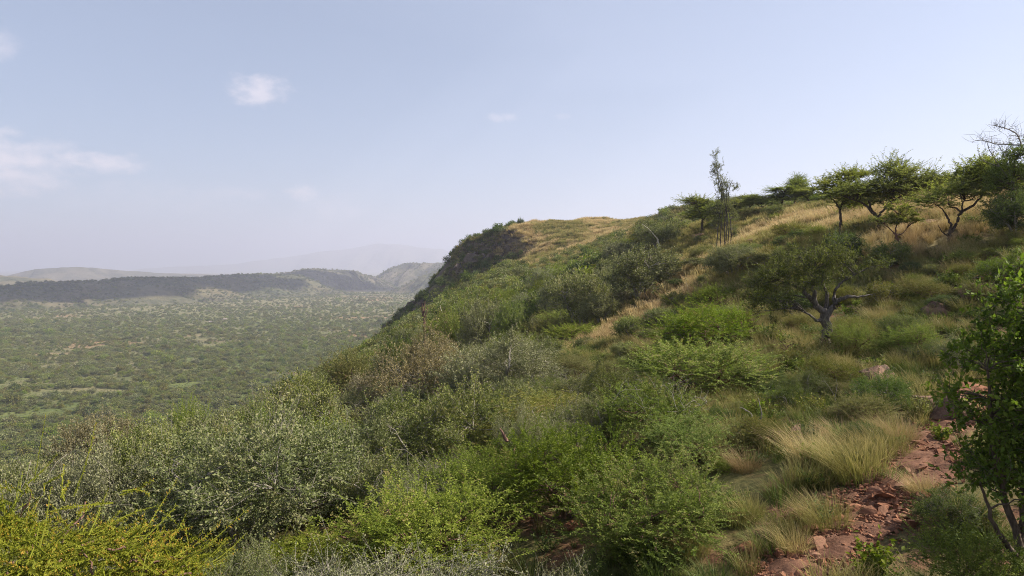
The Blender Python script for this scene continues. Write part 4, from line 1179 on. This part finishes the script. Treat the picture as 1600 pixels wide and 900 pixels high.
# tall grass clumps along the path
clump = [tuft('grass_clump', 460 + k, G_MIX if k < 2 else G_TAN, 520, 0.85, 0.46, 0.75, 0.010, 4, 0.22) for k in range(4)]
CL = [(1268, 722, 1.15, 2, 'pale dry grass clump, upper left of the row beside the path'), (1312, 735, 1.05, 0, 'yellow-green grass clump in the middle of the row beside the path'), (1340, 745, 1.25, 1, 'tall yellow grass clump facing the path'),
      (1385, 712, 1.0, 0, 'grass clump nearest to the upper bend of the path'), (1405, 690, 0.9, 2, 'dry grass clump right below the dark brown boulder'), (1290, 825, 0.9, 0, 'olive grass clump low on the left edge of the path'),
      (1440, 772, 0.62, 2, 'lone straw grass clump in the middle of the path'), (1165, 735, 0.75, 3, 'isolated pale straw grass clump among green herbs'), (1310, 690, 0.8, 3, 'bleached grass clump behind the row beside the path'),
      (1505, 492, 1.0, 0, 'golden grass clump right of the small reddish rock'), (1375, 505, 1.15, 1, 'round yellow grass clump right of the stout trunk'), (1360, 650, 0.9, 3, 'drooping grey-brown grass clump below the dark shaded boulder'),
      (1080, 868, 0.75, 0, 'olive grass clump at the bottom edge left of the bare soil'), (1240, 860, 0.6, 2, 'short dry grass clump in the bare soil beside the path foot')]
for (px, py, s, k, lab) in CL:
    h = hit(px, py)
    o = link('grass_clump', clump[k], loc=(h[0], h[1], h[2] - 0.03), label=lab, category='grass')
    o.scale = (s, s, s); o.rotation_euler[2] = px % 0.6 - 0.3

# ---------------------------------------------------------------- the thicket: individual shrubs, not one mass
XB = ([0, 10, 13, 18, 25, 31, 36, 42, 48, 60, 75, 90, 110, 150], [1.0, 1.5, 2.2, 4.0, 6.0, 6.0, 3.4, 2.2, 2.6, 4.8, 12.5, 19, 26, 30])
rng = np.random.default_rng(77)
KINDS = [('grey', 3, None, 'grey-green'), ('grey', 3, L_SILV, 'silvery'), ('acacia', 3, None, 'feathery green acacia'), ('acacia', 3, L_OLIV, 'olive acacia'), ('grey', 3, L_DARK, 'dark green'), ('grey', 3, L_DEAD, 'brownish')]
KW = np.array([0.28, 0.13, 0.31, 0.18, 0.08, 0.02])
def zone(x, y):
    px = 800 + x / y * FPX
    if y < 24:
        return 'low in the front thicket'
    if y < 45:
        return 'in the thicket behind the front bushes' if px > 560 else 'on the left slope edge above the valley'
    if y < 75:
        return 'in the middle thicket left of the dry grass strip' if px > 640 else 'on the slope edge left of the thicket'
    return 'in the upper thicket below the cliff' if px < 860 else 'on the upper slope below the plateau'
tries = 0; nth = 0; FILL = []
T = [list(q) for q in TAKEN] + [[20.5, 103, 5.0], [18.5, 94, 4.0]]     # open ground round the bleached stem
while nth < 265 and tries < 60000:
    tries += 1
    y = 11 + 119 * rng.random() ** 1.15
    xl = max(-0.78 * y - 1, -36.0); xr = np.interp(y, *XB)
    x = rng.uniform(xl, xr)
    rad = rng.uniform(1.2, 2.3) * (0.75 + y / 110.0)
    px = 800 + x / y * FPX
    if px < -60 or (y < 15 and 700 < px):
        continue
    a = np.array(T)
    d = np.hypot(a[:, 0] - x, a[:, 1] - y)
    if np.any(d < 0.66 * (a[:, 2] + rad)) or np.any([(x - cx) ** 2 + (y - cy) ** 2 < (r + 0.4 * rad) ** 2 * 0.7 for cx, cy, r in DRY]):
        continue
    k = rng.choice(len(KINDS), p=KW)
    kk, nn, mat, word = KINDS[k]
    key = f'{kk}{rng.integers(nn)}'
    if y > 33:
        key = f'mid{rng.integers(3)}' if kk == 'grey' else f'midacacia{rng.integers(2)}'
    elif y < 17:
        rad *= 0.75
    h = rad * rng.uniform(0.85, 1.7) * (0.8 if kk == 'acacia' else 1.0)
    zn = zone(x, y)
    FILL.append((place(key, 'acacia_bush' if kk == 'acacia' else 'shrub', x, y, rad, h, '', 'bush' if kk == 'acacia' else 'shrub', f'bushes {zn}', mat), word + (' bush' if kk == 'acacia' else ' shrub'), x, y))
    if y < 60 and rng.random() < 0.4:
        dt = link('dead_twigs', PROTO['deadtwig'][1], FILL[-1][0], kind='stuff'); dt.rotation_euler[2] = rng.uniform(0, 6.28); s_ = rng.uniform(0.75, 1.02); dt.scale = (s_, s_, s_)
        link('dead_stems', PROTO['deadtwig'][0], FILL[-1][0], kind='stuff').rotation_euler[2] = dt.rotation_euler[2]
    T.append([x, y, rad]); nth += 1
# sparse low shrubs on the open grass slope
nsl = 0; tries = 0
while nsl < 205 and tries < 8000:
    tries += 1
    y = 17 + 95 * rng.random() ** 1.2
    x = rng.uniform(np.interp(y, *XB) + 1, 0.74 * y)
    rad = rng.uniform(0.35, 1.25) * (0.75 + y / 120)
    a = np.array(T)
    if np.any(np.hypot(a[:, 0] - x, a[:, 1] - y) < 0.7 * (np.minimum(a[:, 2], 2) + rad)) or on_path(np.array([x]), np.array([y]), 1.6)[0] or dryness(np.array([x]), np.array([y]))[0] > 0.35:
        continue
    k = rng.choice([0, 2, 3, 4])
    kk, nn, mat, word = KINDS[k]
    key = (f'mid{rng.integers(3)}' if kk == 'grey' else f'midacacia{rng.integers(2)}') if y > 40 else f'{kk}{rng.integers(nn)}'
    zn = 'on the grass slope right of the path' if y < 24 else ('on the grass slope around the stout trunked tree' if y < 45 else 'on the grassy ridge near the acacia trees')
    FILL.append((place(key, 'acacia_bush' if kk == 'acacia' else 'shrub', x, y, rad, rad * rng.uniform(0.9, 1.3), '', 'bush' if kk == 'acacia' else 'shrub', f'low bushes {zn}', mat), 'low ' + word + (' bush' if kk == 'acacia' else ' shrub'), x, y))
    T.append([x, y, rad]); nsl += 1

# each of these named by the landmark it grows beside
MARK = [('the large yellow acacia bush', 150, 12.5), ('the wide grey thorn bush', 600, 10.3), ('the bright green front acacia', 655, 14.6), ('the biggest dark shrub', 395, 19), ('the cut log end', 790, 17.5),
        ('the olive acacia with bleached branches', 860, 25), ('the wide spreading green acacia', 1095, 27), ('the silvery shrub on the middle slope', 815, 40), ('the brownish half-bare shrub', 670, 44),
        ('the yellow-green acacia below the cliff', 715, 92), ('the vivid green shrub', 800, 74), ('the round dull green shrub', 905, 76), ('the large blue-green shrub', 1003, 70), ('the yellowish acacia on the slope edge', 550, 72),
        ('the straw-coloured shrub', 160, 34), ('the pinkish dead tree', 663, 100), ('the bleached white dead stem', 1030, 125), ('the tall slender tree', 1131, 74), ('the stout trunked tree', 1290, 30), ('the largest ridge acacia', 1375, 51),
        ('the forked acacia', 1483, 43), ('the broadleaf bush', 1580, 10), ('the flat rock ledge', 1532, 34), ('the brownish ridge acacia', 1238, 66), ('the umbrella acacia on the skyline', 1262, 104), ('the low flat skyline acacia', 1098, 105), ('the tall grass row by the path', 1320, 17), ('the dry grass strip', 960, 52), ('the small yellow-green edge bush', 300, 50)]
buckets = {}
for (o, word, x, y) in FILL:
    best = min(MARK, key=lambda m: math.hypot((m[1] - 800) / FPX * m[2] - x, m[2] - y) / (6 + m[2]))
    dx_ = x - (best[1] - 800) / FPX * best[2]; dy_ = y - best[2]
    rel = ('right of' if dx_ > 0 else 'left of') if abs(dx_) > abs(dy_) else ('behind' if dy_ > 0 else 'in front of')
    buckets.setdefault((word, rel, best[0]), []).append((math.hypot(dx_, dy_), o))
ORD = ['', 'second ', 'third ', 'fourth ', 'fifth ', 'sixth ', 'seventh ', 'eighth ', 'ninth ', 'tenth ', 'eleventh ', 'twelfth ', 'thirteenth ', 'fourteenth ', 'fifteenth ', 'sixteenth ', 'seventeenth ', 'eighteenth ']
for (word, rel, mk), lst in buckets.items():
    lst.sort(key=lambda q: q[0])
    for k, (d, o) in enumerate(lst):
        o['label'] = (f'{word} {rel} {mk}' if len(lst) == 1 else f'{ORD[min(k, 17)]}closest {word} {rel} {mk}')

# ---------------------------------------------------------------- ground cover
def wedge(rng, n, y0, y1, lo, hi):
    y = np.sqrt(rng.random(n) * (y1 ** 2 - y0 ** 2) + y0 ** 2)
    return rng.uniform(lo, hi, n) * y, y
rng = np.random.default_rng(99)
x, y = wedge(rng, 26000, 7.0, 62.0, -0.6, 0.78)
xb = np.interp(y, *XB)
open_ = x > xb - 1.0
ok = (open_ | (rng.random(len(x)) < 0.15)) & ~(on_path(x, y, 1.12) & (rng.random(len(x)) > 0.03))
clumpy = fbm(x / 0.9, y / 0.9, 83, 3)
ok &= clumpy > -0.12 + 0.3 * (rng.random(len(x)) - 0.5)
x, y = x[ok], y[ok]
z = ground_z(x, y); dr = dryness(x, y) + 0.42 * fbm(x / 2.6, y / 2.6, 87, 3) + 0.10 * sstep(20, 60, y)
pr = rng.random(len(x)) * 0.5
sel_t = dr > 0.30 + pr * 0.5; sel_m = ~sel_t & (dr > 0.02 - 0.2 + pr * 0.6); sel_g = ~sel_t & ~sel_m
big = 1.0 + 0.004 * np.maximum(y - 15, 0)
hb_ = rng.random(len(x)) < 0.22
for nm, key, m, s0 in (('dry_grass', 'dry_tufts', sel_t & ~hb_, 0.85), ('turning_grass', 'turning_tufts', sel_m & ~hb_, 0.85), ('green_grass', 'green_tufts', sel_g & ~hb_, 0.9), ('weeds', 'herbs', hb_ & ~sel_t, 0.95)):
    k = int(m.sum())
    scatter(nm, key, np.stack([x[m], y[m], z[m]], 1), rng.uniform(-1.6, 1.6, k) if 'grass' in nm else rng.uniform(0, 6.28, k), s0 * np.minimum(np.exp(rng.normal(-0.08, 0.38, k)), 1.5) * big[m], seed=len(nm), kind='stuff')

x, y = wedge(rng, 30000, 55.0, 180.0, -0.25, 0.74)
ok = (x > np.interp(y, *XB) - 2) | (rng.random(len(x)) < 0.35)
x, y = x[ok], y[ok]
x2, y2 = wedge(rng, 30000, 170.0, 372.0, -0.08, 0.42)
x = np.concatenate([x, x2]); y = np.concatenate([y, y2])
z = ground_z(x, y); dr = dryness(x, y) + 0.3 * fbm(x / 7, y / 7, 89, 3)
m = dr > 0.26 + 0.2 * rng.random(len(x))
sz = rng.uniform(0.6, 1.3, len(x)) * (0.55 + y / 300.0)
for nm, key, mm in (('upper_dry_grass', 'far_dry_tufts', m), ('upper_green_grass', 'far_green_tufts', ~m)):
    k = int(mm.sum())
    scatter(nm, key, np.stack([x[mm], y[mm], z[mm]], 1), rng.uniform(-0.7, 0.7, k), sz[mm], seed=len(nm), kind='stuff')

# bushes of the far slope, the cliff and the plateau
def cover(name, x, y, z, size, idx, seed):
    n = len(x)
    s = np.stack([size, size, size * rng.uniform(0.75, 1.15, n)], 1)
    scatter(name, 'far_bushes', np.stack([x, y, z], 1), rng.uniform(0, 6.28, n), s, idx, seed=seed, kind='stuff')
x, y = wedge(rng, 8200, 100, 420, -0.34, 0.40)
cl = (x < 4 + fbm(x / 15, y / 15, 91) * 8 + np.maximum(0, 200 - y) * 0.16)
d_ = dryness(x, y)
ok = (cl & (d_ < 0.5)) | (rng.random(len(x)) < np.where(y < 260, 0.95, 0.75) * np.clip(1.15 - 0.6 * d_, 0.5, 1))
ok &= ~((y < 122) & (x > 0.235 * y)) & (np.hypot(x - 20.5, y - 104) > 9)
x, y = x[ok], y[ok]; cl = cl[ok]
n = len(x)
idx = rng.choice(6, n, p=[0.3, 0.16, 0.2, 0.14, 0.14, 0.06]); cliffy = (y > 280) & (x < 12); idx[cliffy & (rng.random(n) < 0.6)] = 1
rd_ = rim_dist(x, y); keep_ = ~((cliffy) & (rng.random(n) < 0.3)) & ~((rd_ > -6) & (rd_ < 2.5) & (x < 6) & (rng.random(n) < 0.3)); x, y, cl, idx = x[keep_], y[keep_], cl[keep_], idx[keep_]; n = len(x)
cover('slope_bushes', x, y, ground_z(x, y) - 0.2, np.where(cl, rng.uniform(0.5, 1.15, n), np.where(y < 250, rng.uniform(0.25, 0.85, n), rng.uniform(0.15, 0.5, n))), idx, 61)

# broken rock on the cliff face
gx = rng.uniform(-75, 45, 9000); gy = rng.uniform(265, 350, 9000)
e_ = 1.5
sl_ = np.hypot(base_z(gx + e_, gy) - base_z(gx - e_, gy), base_z(gx, gy + e_) - base_z(gx, gy - e_)) / (2 * e_)
rd_ = rim_dist(gx, gy); ok = ((rd_ > -7) & (rd_ < 1.0) & (gx < 8) & (rng.random(9000) < 0.7)) | ((sl_ > 0.8) & (fbm(gx / 8, gy / 8, 99, 3) > 0.15)); gx, gy = gx[ok][:900], gy[ok][:900]; n = len(gx)
lib('cliff_blocks', [hull('cliff_block', 540 + k, 12, M_CLIFF, 0.8) for k in range(5)])
scatter('cliff_rubble', 'cliff_blocks', np.stack([gx, gy, ground_z(gx, gy) + 0.3], 1), rng.uniform(0, 6.28, n), 0.8 * np.exp(rng.normal(0.2, 0.45, n)), tilt=0.4, seed=9, kind='stuff')

y = np.sqrt(rng.random(520000) * (3200 ** 2 - 230 ** 2) + 230 ** 2)
y = y[rng.random(len(y)) < 1.0 / (1.0 + (y / 640.0) ** 2.5)]
x = rng.uniform(-0.80, 0.10, len(y)) * y
den = 0.7 * fbm(x / 160, y / 160, 93, 4) + 0.75 * fbm(x / 34, y / 34, 95, 3)
ok = (den > -0.54 + 0.35 * rng.random(len(y))) & ((y > 740) | (base_z(x, y) < PLAIN_Z - 0.5))
x, y = x[ok], y[ok]; n = len(x)
cover('valley_bushes', x, y, np.full(n, PLAIN_Z - 0.15), np.exp(rng.normal(-0.12, 0.40, n)) * (1 + 0.2 * sstep(800, 2500, y)), rng.choice(6, n, p=[0.27, 0.07, 0.20, 0.18, 0.20, 0.08]), 62)
y = np.sqrt(rng.random(60000) * (1500 ** 2 - 260 ** 2) + 260 ** 2); y = y[rng.random(len(y)) < 1.0 / (1.0 + (y / 620.0) ** 2.1)]
x = rng.uniform(-0.80, 0.05, len(y)) * y
ok = (y > 740) | (base_z(x, y) < PLAIN_Z - 0.5); x, y = x[ok], y[ok]; n = len(x)
cover('valley_undergrowth', x, y, np.full(n, PLAIN_Z - 0.1), rng.uniform(0.14, 0.34, n), rng.choice(6, n, p=[0.2, 0.05, 0.3, 0.1, 0.25, 0.1]), 66)
for k, dens in enumerate([7000, 2500, 3500, 2000]):
    Xr, Yr, Zr = RIDGES['hills'][k]
    i = rng.integers(0, Xr.size, dens)
    xx = Xr.ravel()[i] + rng.normal(0, 9, dens); yy = Yr.ravel()[i] + rng.normal(0, 9, dens); zz = Zr.ravel()[i]
    cover('ridge_bushes', xx, yy, zz - 1.0, rng.uniform(1.0, 2.4, dens), rng.choice(6, dens, p=[0.3, 0.34, 0.1, 0.2, 0.03, 0.03]), 63 + k)

# small tin-roofed house far out on the valley floor
def house(px, py, w, d, h, rot, label):
    r_ = ray(px, py); D = PLAIN_Z / r_[2]; p = r_ * D
    root = link('house', None, loc=(p[0], p[1], PLAIN_Z), label=label, category='house'); root.rotation_euler[2] = rot
    wm = NT('house_wall'); wm = wm.done(wm.principled((0.42, 0.34, 0.27), 0.9)); rm = NT('house_roof'); rm = rm.done(rm.principled((0.36, 0.30, 0.26), 0.5)); dm = NT('house_door'); dm = dm.done(dm.principled((0.10, 0.07, 0.05), 0.7))
    def box(nm, x0, x1, y0, y1, z0, z1, m):
        V = np.array([(a, b, c) for a in (x0, x1) for b in (y0, y1) for c in (z0, z1)])
        F = np.array([(0, 1, 3, 2), (4, 6, 7, 5), (0, 4, 5, 1), (2, 3, 7, 6), (0, 2, 6, 4), (1, 5, 7, 3)])
        link(nm, mesh_np(nm, V, F, [m]), root)
    box('wall', -w / 2, w / 2, -d / 2, d / 2, -0.3, h, wm)
    V = np.array([(-w / 2 - .4, -d / 2 - .4, h), (w / 2 + .4, -d / 2 - .4, h), (w / 2 + .4, d / 2 + .4, h), (-w / 2 - .4, d / 2 + .4, h), (-w / 2 - .4, 0, h * 1.6), (w / 2 + .4, 0, h * 1.6)])
    link('roof', mesh_np('roof', V, [np.array([(0, 1, 5, 4), (2, 3, 4, 5), (0, 3, 2, 1)]), np.array([(1, 2, 5), (3, 0, 4)])], [rm]), root)
    box('door', -0.6, 0.6, -d / 2 - 0.05, -d / 2 + 0.02, 0, 2.1, dm)
    box('window', 1.6, 2.8, -d / 2 - 0.05, -d / 2 + 0.02, 1.0, 2.0, dm)
house(331, 505, 10, 7, 3, 0.3, 'small tin-roofed house far out on the valley floor')
house(352, 501, 8, 6, 3, -0.2, 'second tiny house behind the first on the valley floor')
